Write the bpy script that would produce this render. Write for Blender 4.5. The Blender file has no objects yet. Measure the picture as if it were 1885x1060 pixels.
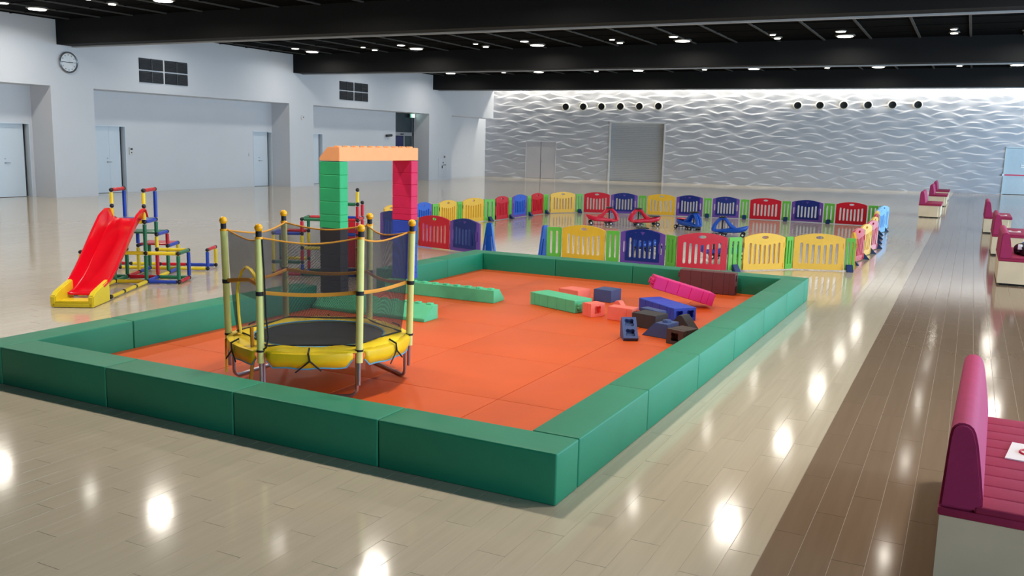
import bpy, bmesh, math, random
from mathutils import Vector, Matrix
random.seed(7)
scn = bpy.context.scene
C = scn.collection
R = math.radians

# ------------------------------------------------------------------ camera
yaw, pitch, roll, FPX = 0.463, 0.158, 0.024, 1668.2
fw = Vector((-math.sin(yaw) * math.cos(pitch), math.cos(yaw) * math.cos(pitch), -math.sin(pitch)))
rt = Vector((math.cos(yaw), math.sin(yaw), 0))
up = rt.cross(fw)
rt2 = rt * math.cos(roll) + up * math.sin(roll)
up2 = up * math.cos(roll) - rt * math.sin(roll)
cam = bpy.data.cameras.new('camera')
cam.sensor_width = 36.0
cam.lens = FPX / 1885 * 36.0
cam.clip_end = 200
co = bpy.data.objects.new('camera', cam)
M = Matrix((rt2, up2, -fw)).transposed().to_4x4()
M.translation = (0, 0, 1.9)
co.matrix_world = M
C.objects.link(co)
scn.camera = co

# ------------------------------------------------------------------ world, exposure, large lights
w = bpy.data.worlds.new('world'); scn.world = w; w.use_nodes = True
w.node_tree.nodes['Background'].inputs[0].default_value = (0.62, 0.78, 1.0, 1)
w.node_tree.nodes['Background'].inputs[1].default_value = 0.3
vs = scn.view_settings
vs.view_transform = 'Standard'; vs.look = 'None'; vs.gamma = 1.0; vs.use_curve_mapping = False
vs.exposure = 0.0
try: scn.cycles.use_denoising = True
except Exception: pass
scn.cycles.max_bounces = 8
scn.cycles.transparent_max_bounces = 16

WIN_X = 9.0           # window wall to the right of the hall
WINDOWS = [(-5.0, 3.4), (4.2, 12.6), (13.4, 21.8), (22.6, 31.0), (31.8, 40.2), (41.0, 49.4)]
DAY = (0.54, 0.78, 1.0)
def area(name, loc, rot, sx, sy, power, col, shape='RECTANGLE', spread=180):
    l = bpy.data.lights.new(name, 'AREA'); l.shape = shape; l.size = sx
    if shape in ('RECTANGLE', 'ELLIPSE'): l.size_y = sy
    l.energy = power; l.color = col; l.spread = R(spread)
    o = bpy.data.objects.new(name, l); o.location = loc; o.rotation_euler = rot; C.objects.link(o)
    return o
for i, (y0, y1) in enumerate(WINDOWS):      # daylight entering by the window wall
    area('window_daylight', (WIN_X - 0.25, (y0 + y1) / 2, 2.4), (0, R(90), 0), 3.9, y1 - y0, 840.0, DAY)
LAMP = (1.0, 0.94, 0.84)
# ceiling downlights that lie outside the picture (those in the picture are built below)
COLS_BIG = [-22.2, -17.65, -13.0, -8.15, -3.5, 1.1, 5.7]
COLS_SMALL = [-19.4, -14.9, -10.15, -5.35, -0.75, 3.4]
for y in (6.4, 11.5, 21.9, 32.4):
    for x in COLS_BIG: area('ceiling_lamp_light', (x, y, 5.08), (0, 0, 0), 0.38, 0.38, {6.4: 120.0, 11.5: 50.0}.get(y, 36.0), LAMP, 'DISK', 165)
for y in (11.5, 21.9, 32.4):
    for x in COLS_SMALL: area('ceiling_lamp_light', (x, y, 5.08), (0, 0, 0), 0.2, 0.2, 5.0, LAMP, 'DISK', 165)

# ------------------------------------------------------------------ materials
def lin(c):
    return tuple(((v / 255) / 12.92 if v / 255 <= 0.04045 else (((v / 255) + 0.055) / 1.055) ** 2.4) for v in c)
MATS = {}
def mat(name, rgb, rough=0.5, var=0.06, scale=6.0, metal=0.0, bump=0.0, bscale=60.0, spec=0.5, coat=0.0):
    if name in MATS: return MATS[name]
    m = bpy.data.materials.new(name); m.use_nodes = True
    nt = m.node_tree; b = nt.nodes['Principled BSDF']
    b.inputs['Roughness'].default_value = rough; b.inputs['Metallic'].default_value = metal
    b.inputs['Specular IOR Level'].default_value = spec
    b.inputs['Coat Weight'].default_value = coat
    c = lin(rgb)
    tc = nt.nodes.new('ShaderNodeTexCoord')
    n = nt.nodes.new('ShaderNodeTexNoise'); n.inputs['Scale'].default_value = scale; n.inputs['Detail'].default_value = 3
    nt.links.new(tc.outputs['Object'], n.inputs['Vector'])
    r = nt.nodes.new('ShaderNodeValToRGB')
    r.color_ramp.elements[0].position = 0.3; r.color_ramp.elements[1].position = 0.7
    r.color_ramp.elements[0].color = tuple(v * (1 - var) for v in c) + (1,)
    r.color_ramp.elements[1].color = tuple(min(1, v * (1 + var)) for v in c) + (1,)
    nt.links.new(n.outputs['Fac'], r.inputs['Fac']); nt.links.new(r.outputs['Color'], b.inputs['Base Color'])
    if bump:
        n2 = nt.nodes.new('ShaderNodeTexNoise'); n2.inputs['Scale'].default_value = bscale
        nt.links.new(tc.outputs['Object'], n2.inputs['Vector'])
        bp = nt.nodes.new('ShaderNodeBump'); bp.inputs['Strength'].default_value = bump; bp.inputs['Distance'].default_value = 0.01
        nt.links.new(n2.outputs['Fac'], bp.inputs['Height']); nt.links.new(bp.outputs['Normal'], b.inputs['Normal'])
    MATS[name] = m
    return m
def emis(name, rgb, strength):
    m = bpy.data.materials.new(name); m.use_nodes = True; nt = m.node_tree
    b = nt.nodes['Principled BSDF']; b.inputs['Base Color'].default_value = (0.8, 0.8, 0.8, 1)
    b.inputs['Emission Color'].default_value = lin(rgb) + (1,); b.inputs['Emission Strength'].default_value = strength
    MATS[name] = m
    return m

WHITE = mat('white_paint', (210, 213, 220), 0.6, 0.015, 0.8)
DOORW = mat('door_white', (212, 222, 232), 0.4, 0.01, 0.6)
BLACKC = mat('black_ceiling', (13, 13, 14), 0.9, 0.1, 2, spec=0.03)
BEAMB = mat('beam_black', (27, 27, 28), 0.7, 0.1, 0.7, spec=0.15)
BARG = mat('ceiling_bar_grey', (74, 74, 72), 0.6, spec=0.1)
RAIL = mat('beam_rail_grey', (175, 176, 178), 0.45)
WAVE = mat('wave_plaster', (186, 188, 196), 0.6, 0.01, 2)
GREENV = mat('green_vinyl', (20, 133, 98), 0.5, 0.04, 3, bump=0.05, bscale=120)
ORANGEV = mat('orange_vinyl', (226, 90, 18), 0.5, 0.05, 1.6, bump=0.04, bscale=150)
STEEL = mat('galvanised_steel', (170, 168, 178), 0.28, 0.05, 20, metal=0.85)
FOAMY = mat('pale_yellow_foam', (232, 230, 140), 0.6, 0.04, 12)
PADY = mat('yellow_pvc', (245, 208, 22), 0.42, 0.07, 7, bump=0.25, bscale=9)
ORY = mat('orange_yellow_plastic', (255, 176, 12), 0.3)
ORCORD = mat('orange_webbing', (222, 150, 44), 0.7)
PIPEB = mat('light_blue_piping', (92, 176, 220), 0.5)
BLACKF = mat('black_fabric', (28, 28, 31), 0.7, 0.15, 30)
JUMP = mat('black_jump_mat', (36, 37, 42), 0.55, 0.12, 40)
BLKP = mat('black_plastic', (24, 24, 28), 0.35)
RED = mat('red_plastic', (205, 20, 44), 0.3, 0.05)
REDS = mat('red_slide_plastic', (235, 8, 34), 0.22, 0.05, 5, coat=0.2)
YEL = mat('yellow_plastic', (242, 214, 48), 0.3, 0.04)
YELP = mat('golden_yellow_plastic', (240, 186, 52), 0.4, 0.04)
BLUE = mat('blue_plastic', (22, 66, 178), 0.35, 0.05)
BLUEL = mat('mid_blue_plastic', (24, 92, 196), 0.35, 0.05)
LBLUE = mat('light_blue_plastic', (105, 170, 232), 0.4, 0.05)
NAVY = mat('navy_plastic', (10, 36, 118), 0.4, 0.05)
NAVYF = mat('dark_navy_plastic', (18, 50, 104), 0.4, 0.05)
PURP = mat('purple_plastic', (108, 70, 160), 0.42, 0.05)
GRN = mat('dark_green_plastic', (18, 112, 74), 0.35, 0.05)
GRNP = mat('leaf_green_plastic', (104, 186, 66), 0.42, 0.06)
WOODC = mat('pale_wood_laminate', (226, 204, 172), 0.45, 0.08, 2.5)
MAG = mat('magenta_upholstery', (158, 30, 74), 0.75, 0.06, 14, bump=0.08, bscale=300)
MAGD = mat('magenta_back_upholstery', (166, 36, 90), 0.75, 0.06, 14, bump=0.08, bscale=300)
PAPER = mat('white_paper', (242, 242, 240), 0.6, 0.01)
GLASSD = mat('dark_glass', (52, 66, 72), 0.08, 0.1, 1.5)
ALU = mat('aluminium', (168, 172, 178), 0.35, 0.03, 8, metal=0.6)
SHUT = mat('shutter_grey', (182, 184, 188), 0.55, 0.02)
GREYD = mat('vent_dark', (52, 54, 58), 0.6, 0.1)
FGREEN = mat('foam_green', (42, 178, 112), 0.6, 0.06, 8, bump=0.1, bscale=90)
FMINT = mat('foam_mint', (92, 200, 146), 0.65, 0.06, 8, bump=0.1, bscale=90)
FBROWN = mat('foam_brown', (104, 52, 54), 0.65, 0.06, 8, bump=0.1, bscale=90)
FPINK = mat('foam_pink', (226, 28, 118), 0.6, 0.05, 8, bump=0.1, bscale=90)
FCRIM = mat('foam_crimson', (214, 22, 84), 0.6, 0.05, 8, bump=0.1, bscale=90)
FBLUE = mat('foam_blue', (42, 74, 190), 0.6, 0.06, 8, bump=0.1, bscale=90)
FSLATE = mat('foam_slate_blue', (66, 84, 132), 0.65, 0.06, 8, bump=0.1, bscale=90)
FBLACK = mat('foam_charcoal', (58, 54, 56), 0.7, 0.06, 8, bump=0.1, bscale=90)
FSALM = mat('foam_salmon', (250, 124, 104), 0.65, 0.05, 8, bump=0.1, bscale=90)
FORAN = mat('foam_orange', (255, 176, 116), 0.65, 0.04, 8, bump=0.1, bscale=90)
SOCK = mat('socket_dark', (22, 22, 30), 0.8)
CLOTHB = mat('black_nylon', (20, 22, 26), 0.6, 0.2, 20, bump=0.3, bscale=30)

def netmat():
    m = bpy.data.materials.new('black_mesh_net'); m.use_nodes = True; nt = m.node_tree
    b = nt.nodes['Principled BSDF']; b.inputs['Base Color'].default_value = (0.045, 0.04, 0.045, 1); b.inputs['Roughness'].default_value = 0.8
    tc = nt.nodes.new('ShaderNodeTexCoord')
    outs = []
    for rz in (45, -45):        # crossing threads of the knitted net, in the panel's own metres
        mp = nt.nodes.new('ShaderNodeMapping'); mp.inputs['Rotation'].default_value = (0, 0, R(rz))
        nt.links.new(tc.outputs['UV'], mp.inputs['Vector'])
        wv = nt.nodes.new('ShaderNodeTexWave'); wv.inputs['Scale'].default_value = 140
        nt.links.new(mp.outputs['Vector'], wv.inputs['Vector'])
        gt = nt.nodes.new('ShaderNodeMath'); gt.operation = 'GREATER_THAN'; gt.inputs[1].default_value = 0.78
        nt.links.new(wv.outputs['Fac'], gt.inputs[0]); outs.append(gt)
    mx = nt.nodes.new('ShaderNodeMath'); mx.operation = 'MAXIMUM'
    nt.links.new(outs[0].outputs[0], mx.inputs[0]); nt.links.new(outs[1].outputs[0], mx.inputs[1])
    nt.links.new(mx.outputs[0], b.inputs['Alpha'])
    MATS['net'] = m
    return m
NET = netmat()

def plankmat(name, base, brown):
    """wood-look floor plank: tone per plank from its row and column, grain along Y"""
    m = bpy.data.materials.new(name); m.use_nodes = True; nt = m.node_tree; L = nt.links
    b = nt.nodes['Principled BSDF']
    g = nt.nodes.new('ShaderNodeNewGeometry'); sp = nt.nodes.new('ShaderNodeSeparateXYZ'); L.new(g.outputs['Position'], sp.inputs[0])
    def mth(op, a, bb=None):
        n = nt.nodes.new('ShaderNodeMath'); n.operation = op
        for i, v in enumerate((a, bb)):
            if v is None: continue
            if isinstance(v, (int, float)): n.inputs[i].default_value = v
            else: L.new(v, n.inputs[i])
        return n.outputs[0]
    row = mth('FLOOR', mth('DIVIDE', mth('SUBTRACT', sp.outputs[0], -0.725), 0.15))
    off = mth('MULTIPLY', mth('FRACT', mth('MULTIPLY', row, 0.381966)), 0.9)
    col = mth('FLOOR', mth('DIVIDE', mth('SUBTRACT', sp.outputs[1], off), 0.9))
    cb = nt.nodes.new('ShaderNodeCombineXYZ'); L.new(row, cb.inputs[0]); L.new(col, cb.inputs[1])
    wn = nt.nodes.new('ShaderNodeTexWhiteNoise'); wn.noise_dimensions = '3D'; L.new(cb.outputs[0], wn.inputs['Vector'])
    mp = nt.nodes.new('ShaderNodeMapping'); mp.inputs['Scale'].default_value = (26, 1.1, 1)
    av = nt.nodes.new('ShaderNodeVectorMath'); av.operation = 'ADD'
    sc = nt.nodes.new('ShaderNodeVectorMath'); sc.operation = 'SCALE'; sc.inputs['Scale'].default_value = 3.7; L.new(cb.outputs[0], sc.inputs[0])
    L.new(g.outputs['Position'], mp.inputs['Vector']); L.new(mp.outputs[0], av.inputs[0]); L.new(sc.outputs[0], av.inputs[1])
    gn = nt.nodes.new('ShaderNodeTexNoise'); gn.inputs['Scale'].default_value = 1.0; gn.inputs['Detail'].default_value = 5; L.new(av.outputs[0], gn.inputs['Vector'])
    v = mth('ADD', mth('MULTIPLY', mth('SUBTRACT', wn.outputs['Value'], 0.5), 0.05), mth('MULTIPLY', mth('SUBTRACT', gn.outputs['Fac'], 0.5), 0.22))
    v = mth('ADD', v, 1.0)
    vm = nt.nodes.new('ShaderNodeVectorMath'); vm.operation = 'SCALE'; vm.inputs[0].default_value = lin(base); L.new(v, vm.inputs['Scale'])
    L.new(vm.outputs[0], b.inputs['Base Color'])
    b.inputs['Roughness'].default_value = 0.1
    b.inputs['Specular IOR Level'].default_value = 0.42
    rn = nt.nodes.new('ShaderNodeTexNoise'); rn.inputs['Scale'].default_value = 5; L.new(g.outputs['Position'], rn.inputs['Vector'])
    bp = nt.nodes.new('ShaderNodeBump'); bp.inputs['Strength'].default_value = 0.012; bp.inputs['Distance'].default_value = 0.01
    L.new(rn.outputs['Fac'], bp.inputs['Height']); L.new(bp.outputs['Normal'], b.inputs['Normal'])
    MATS[name] = m
    return m
PLANKL = plankmat('light_plank', (199, 185, 162), False)
PLANKB = plankmat('brown_plank', (134, 113, 93), True)

# ------------------------------------------------------------------ helpers
def mobj(name, bm, m, parent=None, smooth=False, loc=None, rotz=None):
    me = bpy.data.meshes.new(name); bm.normal_update(); bm.to_mesh(me); bm.free()
    if m is not None:
        for mm in (m if isinstance(m, (list, tuple)) else [m]): me.materials.append(mm)
    if smooth:
        for p in me.polygons: p.use_smooth = True
        try: me.set_sharp_from_angle(angle=R(40))
        except Exception: pass
    o = bpy.data.objects.new(name, me); C.objects.link(o)
    if parent: o.parent = parent
    if loc is not None: o.location = loc
    if rotz is not None: o.rotation_euler = (0, 0, rotz)
    return o
def tag(o, label, cat, group=None):
    o['label'] = label; o['category'] = cat
    if group: o['group'] = group
    return o
def thing(name, label, cat, loc=(0, 0, 0), rotz=0.0, group=None):
    o = bpy.data.objects.new(name, None); o.empty_display_size = 0.1; C.objects.link(o)
    o.location = loc; o.rotation_euler = (0, 0, rotz)
    return tag(o, label, cat, group)
def struct(o):
    o['kind'] = 'structure'; return o
def box(bm, a, b, bev=0.0, seg=2, mi=0):
    x0, y0, z0 = a; x1, y1, z1 = b
    vs_ = [bm.verts.new(p) for p in ((x0, y0, z0), (x1, y0, z0), (x1, y1, z0), (x0, y1, z0), (x0, y0, z1), (x1, y0, z1), (x1, y1, z1), (x0, y1, z1))]
    fs = [bm.faces.new([vs_[i] for i in f]) for f in ((0, 3, 2, 1), (4, 5, 6, 7), (0, 1, 5, 4), (1, 2, 6, 5), (2, 3, 7, 6), (3, 0, 4, 7))]
    for f in fs: f.material_index = mi
    if bev:
        es = list({e for f in fs for e in f.edges})
        bmesh.ops.bevel(bm, geom=es, offset=bev, segments=seg, affect='EDGES', profile=0.6)
    return vs_
def B(name, a, b, m, parent=None, bev=0.0, seg=2):
    bm = bmesh.new(); box(bm, a, b, bev, seg); return mobj(name, bm, m, parent, smooth=bev > 0)
def frames(pts, closed=False):
    n = len(pts); out = []; prev = None
    for i in range(n):
        if closed: t = (pts[(i + 1) % n] - pts[i - 1])
        else: t = pts[min(i + 1, n - 1)] - pts[max(i - 1, 0)]
        t = t.normalized()
        if prev is None:
            a = Vector((0, 0, 1)) if abs(t.z) < 0.9 else Vector((1, 0, 0))
            u = t.cross(a).normalized()
        else:
            u = (prev - t * prev.dot(t)).normalized()
        prev = u
        out.append((u, t.cross(u)))
    return out
def tube(bm, pts, r, n=8, closed=False, flat=None, mi=0):
    """round (or flattened) bar along a polyline; r may be a list"""
    pts = [Vector(p) for p in pts]; fr = frames(pts, closed); rings = []
    for i, p in enumerate(pts):
        u, v = fr[i]; rr = r[i] if isinstance(r, (list, tuple)) else r
        fl = flat if flat else 1.0
        rings.append([bm.verts.new(p + u * (rr * math.cos(2 * math.pi * k / n)) + v * (rr * fl * math.sin(2 * math.pi * k / n))) for k in range(n)])
    m = len(rings)
    for i in range(m if closed else m - 1):
        a, b = rings[i], rings[(i + 1) % m]
        for k in range(n):
            f = bm.faces.new((a[k], a[(k + 1) % n], b[(k + 1) % n], b[k])); f.material_index = mi
    if not closed:
        bm.faces.new(list(reversed(rings[0]))).material_index = mi; bm.faces.new(rings[-1]).material_index = mi
def T(name, pts, r, m, parent=None, n=8, closed=False, flat=None):
    bm = bmesh.new(); tube(bm, pts, r, n, closed, flat); bmesh.ops.recalc_face_normals(bm, faces=bm.faces)
    return mobj(name, bm, m, parent, smooth=True)
def ball(bm, c, r, sz=1.0):
    g = bmesh.ops.create_uvsphere(bm, u_segments=12, v_segments=8, radius=r)
    for v in g['verts']: v.co = Vector((v.co.x, v.co.y, v.co.z * sz)) + Vector(c)
def lathe(bm, prof, c=(0, 0, 0), n=20):
    """profile (r,z) about vertical axis at c"""
    rings = []
    for r, z in prof:
        rings.append([bm.verts.new((c[0] + r * math.cos(2 * math.pi * k / n), c[1] + r * math.sin(2 * math.pi * k / n), c[2] + z)) for k in range(n)])
    for a, b in zip(rings, rings[1:]):
        for k in range(n): bm.faces.new((a[k], a[(k + 1) % n], b[(k + 1) % n], b[k]))
    bm.faces.new(list(reversed(rings[0]))); bm.faces.new(rings[-1])
def prism(bm, poly, y0, y1, bev=0.0):
    """polygon in (x,z) extruded along y"""
    a = [bm.verts.new((x, y0, z)) for x, z in poly]; b = [bm.verts.new((x, y1, z)) for x, z in poly]
    fs = [bm.faces.new(a), bm.faces.new(list(reversed(b)))]
    n = len(poly)
    for i in range(n): fs.append(bm.faces.new((a[i], b[i], b[(i + 1) % n], a[(i + 1) % n])))
    bmesh.ops.recalc_face_normals(bm, faces=fs)
    if bev:
        es = list({e for f in fs for e in f.edges}); bmesh.ops.bevel(bm, geom=es, offset=bev, segments=2, affect='EDGES')
def plate(outer, holes, t, y=0.0, bm=None):
    """flat plate with holes in the XZ plane, thickness t along Y (real cut-outs)"""
    own = bm is None
    if own: bm = bmesh.new()
    es = []
    for loop in [outer] + holes:
        vv = [bm.verts.new((x, y - t / 2, z)) for x, z in loop]
        es += [bm.edges.new((vv[i], vv[(i + 1) % len(vv)])) for i in range(len(vv))]
    r = bmesh.ops.triangle_fill(bm, use_beauty=True, use_dissolve=False, edges=es)
    fs = [g for g in r['geom'] if isinstance(g, bmesh.types.BMFace)]
    ex = bmesh.ops.extrude_face_region(bm, geom=fs)
    bmesh.ops.translate(bm, vec=(0, t, 0), verts=[g for g in ex['geom'] if isinstance(g, bmesh.types.BMVert)])
    bmesh.ops.recalc_face_normals(bm, faces=bm.faces)
    return bm
def rrect(x0, x1, z0, z1, r, n=3):
    pts = []
    for cx, cz, a0 in ((x1 - r, z0 + r, -90), (x1 - r, z1 - r, 0), (x0 + r, z1 - r, 90), (x0 + r, z0 + r, 180)):
        for k in range(n + 1):
            a = R(a0 + 90 * k / n); pts.append((cx + r * math.cos(a), cz + r * math.sin(a)))
    return pts
def ell(cx, cz, rx, rz, n=12):
    return [(cx + rx * math.cos(2 * math.pi * k / n), cz + rz * math.sin(2 * math.pi * k / n)) for k in range(n)]
def copy_tree(o, parent=None):
    c = o.copy(); C.objects.link(c); c.parent = parent
    for ch in list(o.children): copy_tree(ch, c)
    return c
ORD = ['first', 'second', 'third', 'fourth', 'fifth', 'sixth', 'seventh', 'eighth', 'ninth', 'tenth', 'eleventh', 'twelfth']

# ================================================================== STRUCTURE
XW = -24.9            # recessed left wall
XB = -24.0            # bulkhead / column face
ZS, ZC = 3.24, 5.12   # soffit and ceiling height
YB = -6.0             # wall behind the camera
WA = Vector((-24.9, 46.05, 0)); WB = Vector((9.3, 52.55, 0))
WD = (WB - WA).normalized(); WN = Vector((WD.y, -WD.x, 0)); WLEN = (WB - WA).length
WROT = math.atan2(WD.y, WD.x)

# floor: a base slab and wood-look planks laid along Y
floor = struct(B('floor', (-25.3, YB, -0.12), (WIN_X + 0.3, 53.5, -0.0015), mat('floor_joint', (178, 164, 148), 0.4)))
PW, PL = 0.15, 0.9
bm = bmesh.new()
def plank_geo(bm, x0, y0, x1, y1, mi):
    g, e = 0.0011, 0.0005
    a, b, c_, d = x0 + g, y0 + g, x1 - g, y1 - g
    lo = [bm.verts.new(p) for p in ((a, b, -0.0015), (c_, b, -0.0015), (c_, d, -0.0015), (a, d, -0.0015))]
    hi = [bm.verts.new(p) for p in ((a + e, b + e, 0), (c_ - e, b + e, 0), (c_ - e, d - e, 0), (a + e, d - e, 0))]
    bm.faces.new(hi).material_index = mi
    for i in range(4): bm.faces.new((lo[i], lo[(i + 1) % 4], hi[(i + 1) % 4], hi[i])).material_index = mi
near, rest = [], []
for row in range(-161, 66):
    x0 = -0.725 + row * PW
    off = ((row * 0.381966) % 1.0) * PL
    for k in range(-8, 60):
        y0 = off + k * PL
        if y0 < YB or y0 > 52.5: continue
        xc, yc = x0 + PW / 2, y0 + PL / 2
        if xc > WIN_X or xc < -24.95: continue
        inview = yc > 2.4 and -1.0 * yc < xc < 0.13 * yc + 0.15
        hid = -6.7 < xc < -1.85 and 4.3 < yc < 11.9
        (near if inview and not hid else rest).append((yc * yc + xc * xc, x0, y0, 1 if row >= 0 else 0))
near.sort()
rest += near[300:]
near = near[:300]
for _, x0, y0, mi in rest: plank_geo(bm, x0, y0, x0 + PW, y0 + PL, mi)
o = mobj('floor_planks', bm, [PLANKL, PLANKB], floor); o['kind'] = 'stuff'
pm = []
for mm in (PLANKL, PLANKB):
    b2 = bmesh.new(); plank_geo(b2, -PW / 2, -PL / 2, PW / 2, PL / 2, 0)
    me = bpy.data.meshes.new('plank'); b2.to_mesh(me); b2.free(); me.materials.append(mm); pm.append(me)
for _, x0, y0, mi in near:
    o = bpy.data.objects.new('plank', pm[mi]); C.objects.link(o); o.parent = floor; o.location = (x0 + PW / 2, y0 + PL / 2, 0)

# left wall: bulkhead, columns and recessed wall with door openings
bulk = struct(B('wall_left_upper', (-25.3, YB, ZS), (XB, 45.25, 5.9), WHITE))
for n_, (y0, y1) in enumerate([(17.9, 19.35), (28.25, 29.7), (38.55, 40.7)]):
    struct(B('wall_left_column_%d' % (n_ + 1), (XW - 0.2, y0, 0), (XB, y1, ZS), WHITE))
for n_, y in enumerate((7.55, -2.8)):
    struct(B('wall_left_column_%d' % (n_ + 4), (XW - 0.2, y, 0), (XB, y + 1.45, ZS), WHITE))
DOORS = [(16.72, 17.80, 2.16), (20.05, 21.22, 2.17), (27.17, 28.24, 2.14), (30.45, 31.42, 2.13), (36.95, 38.55, 3.24)]
bm = bmesh.new(); yprev = YB
for (y0, y1, h) in DOORS:
    box(bm, (XW - 0.2, yprev, 0), (XW, y0, ZS)); 
    if h < ZS: box(bm, (XW - 0.2, y0, h), (XW, y1, ZS))
    yprev = y1
box(bm, (XW - 0.2, yprev, 0), (XW, 46.2, ZS))
struct(mobj('wall_left', bm, WHITE))
struct(B('wall_left_outer', (-25.6, YB, 0), (-25.3, 46.2, 5.9), WHITE))
for i, (y0, y1, h) in enumerate(DOORS[:4]):
    d = struct(bpy.data.objects.new('door_%d' % (i + 1), None)); C.objects.link(d); d.location = (XW, y0, 0)
    W_ = y1 - y0
    B('door_leaf', (-0.17, 0.02, 0.012), (-0.12, W_ - 0.13, h - 0.03), DOORW, d)
    bm = bmesh.new()
    box(bm, (-0.19, 0, 0), (0.012, 0.025, h)); box(bm, (-0.19, W_ - 0.025, 0), (0.012, W_, h)); box(bm, (-0.19, 0.025, h - 0.03), (0.012, W_ - 0.025, h))
    mobj('door_frame', bm, DOORW, d)
    if i == 1: B('door_joint', (-0.119, W_ * 0.52, 0.02), (-0.117, W_ * 0.52 + 0.012, h - 0.04), ALU, d)
    hy = (0.32, 0.5, 0.42, 0.28)[i]
    bm = bmesh.new(); box(bm, (-0.118, hy, 0.98), (-0.10, hy + 0.05, 1.02), 0.005); tube(bm, [(-0.09, hy + 0.02, 1.0), (-0.075, hy + 0.16, 1.0)], 0.012)
    mobj('door_handle', bm, ALU, d, smooth=True)
    bm = bmesh.new(); box(bm, (-0.118, hy + 0.01, 1.10), (-0.106, hy + 0.05, 1.14), 0.004); mobj('door_lock', bm, ALU, d)
# glazed entrance with exit sign
d = struct(bpy.data.objects.new('door_5', None)); C.objects.link(d); d.location = (XW, 36.95, 0)
bm = bmesh.new()
box(bm, (-0.15, 0, 2.15), (-0.05, 1.6, 2.32)); box(bm, (-0.15, 0.78, 0), (-0.05, 0.86, 2.15)); box(bm, (-0.15, 0, 0), (-0.05, 0.05, 3.24)); box(bm, (-0.15, 1.55, 0), (-0.05, 1.6, 3.24))
mobj('door_frame', bm, ALU, d)
B('glass_pane', (-0.11, 0.05, 2.32), (-0.09, 1.55, 3.24), GLASSD, d)
B('glass_pane', (-0.11, 0.05, 0.0), (-0.09, 0.78, 2.15), mat('dark_blue_glass', (34, 40, 84), 0.08, 0.1, 1.5), d)
B('glass_pane', (-0.11, 0.86, 0.0), (-0.09, 1.55, 2.15), GLASSD, d)
B('door_sensor', (-0.05, 0.5, 2.2), (-0.01, 0.75, 2.25), BLKP, d, 0.008)
B('wall_corridor', (-25.3, 36.5, 0), (-25.25, 39, 3.24), GLASSD).update_tag()
struct(bpy.data.objects['wall_corridor'])
ex = thing('exit_sign', 'green lit exit sign hanging over the glass entrance', 'sign', (XW + 0.1, 38.3, 3.03))
B('sign_case', (-0.05, -0.2, 0), (0, 0.2, 0.2), mat('sign_case_grey', (200, 205, 205), 0.4), ex, 0.006)
bm = bmesh.new(); box(bm, (0.001, -0.185, 0.012), (0.004, 0.185, 0.188)); mobj('sign_face', bm, emis('exit_green', (20, 170, 110), 1.6), ex)
bm = bmesh.new()
box(bm, (0.004, -0.05, 0.02), (0.008, 0.17, 0.18)); mobj('sign_doorway', bm, emis('exit_white', (225, 255, 240), 2.2), ex)
bm = bmesh.new()
ball(bm, (0.009, 0.05, 0.145), 0.014)
tube(bm, [(0.009, 0.055, 0.13), (0.009, 0.07, 0.085)], 0.012, 6); tube(bm, [(0.009, 0.07, 0.085), (0.009, 0.03, 0.06), (0.009, 0.02, 0.03)], 0.008, 6)
tube(bm, [(0.009, 0.07, 0.085), (0.009, 0.1, 0.055), (0.009, 0.13, 0.05)], 0.008, 6); tube(bm, [(0.009, 0.06, 0.12), (0.009, 0.02, 0.1)], 0.006, 6); tube(bm, [(0.009, 0.06, 0.12), (0.009, 0.1, 0.105)], 0.006, 6)
mobj('running_figure', bm, MATS['exit_green'], ex)

# wave relief wall
def relief(s, z):
    k = 2 * math.pi
    # two crossing families of slanted ledges: each shows only where it stands proud of the other
    p1 = k * (z - 0.20 * s) / 0.40 + 0.55 * math.sin(k * s / 1.3 + 0.9 * z) + 0.9 * math.sin(k * s / 4.3)
    p2 = k * (z + 0.21 * s) / 0.43 + 0.55 * math.sin(k * s / 1.5 + 1.0 - 0.8 * z) + 0.9 * math.sin(k * s / 5.1 + 2)
    f = lambda p: (lambda t: t / 0.86 if t < 0.86 else (1 - t) / 0.14)((p / k) % 1.0)
    a1 = 0.62 + 0.38 * math.sin(k * s / 1.45 + 5.0 * z + 0.8 * math.sin(k * s / 6.1)); a2 = 0.62 + 0.38 * math.sin(k * s / 1.7 - 5.6 * z + 1.0)
    return 0.042 * max(a1 * f(p1), a2 * f(p2))
SHS = (7.10, 10.16, 3.2); DRS = (2.40, 4.14, 2.06); DR2 = (26.75, 28.6, 2.28)
bm = bmesh.new(); ds, dz = 0.06, 0.02
ns, nz = int(WLEN / ds), int(5.75 / dz)
def cut(s, z):
    for a, b, h in (SHS, DRS, DR2):
        if a < s < b and z < h: return True
    return False
grid = []
for j in range(nz + 1):
    rowv = []
    for i in range(ns + 1):
        s, z = i * WLEN / ns, j * 5.75 / nz
        rowv.append(bm.verts.new((s, -relief(s, z), z)))
    grid.append(rowv)
for j in range(nz):
    for i in range(ns):
        if cut((i + 0.5) * WLEN / ns, (j + 0.5) * 5.75 / nz): continue
        bm.faces.new((grid[j][i], grid[j][i + 1], grid[j + 1][i + 1], grid[j + 1][i]))
bmesh.ops.delete(bm, geom=[v for v in bm.verts if not v.link_faces], context='VERTS')
wf = struct(mobj('wall_far', bm, WAVE, smooth=False, loc=WA, rotz=WROT))
for p in wf.data.polygons: p.use_smooth = True
def onwall(name):
    o = bpy.data.objects.new(name, None); C.objects.link(o); o.location = WA; o.rotation_euler = (0, 0, WROT); return o
b_ = struct(B('wall_far_backing', (0, 0.36, 0), (WLEN, 0.46, 5.9), WHITE)); b_.location = WA; b_.rotation_euler = (0, 0, WROT)
d = struct(onwall('door_6'))      # roller shutter
s0, s1, h = SHS
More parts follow.
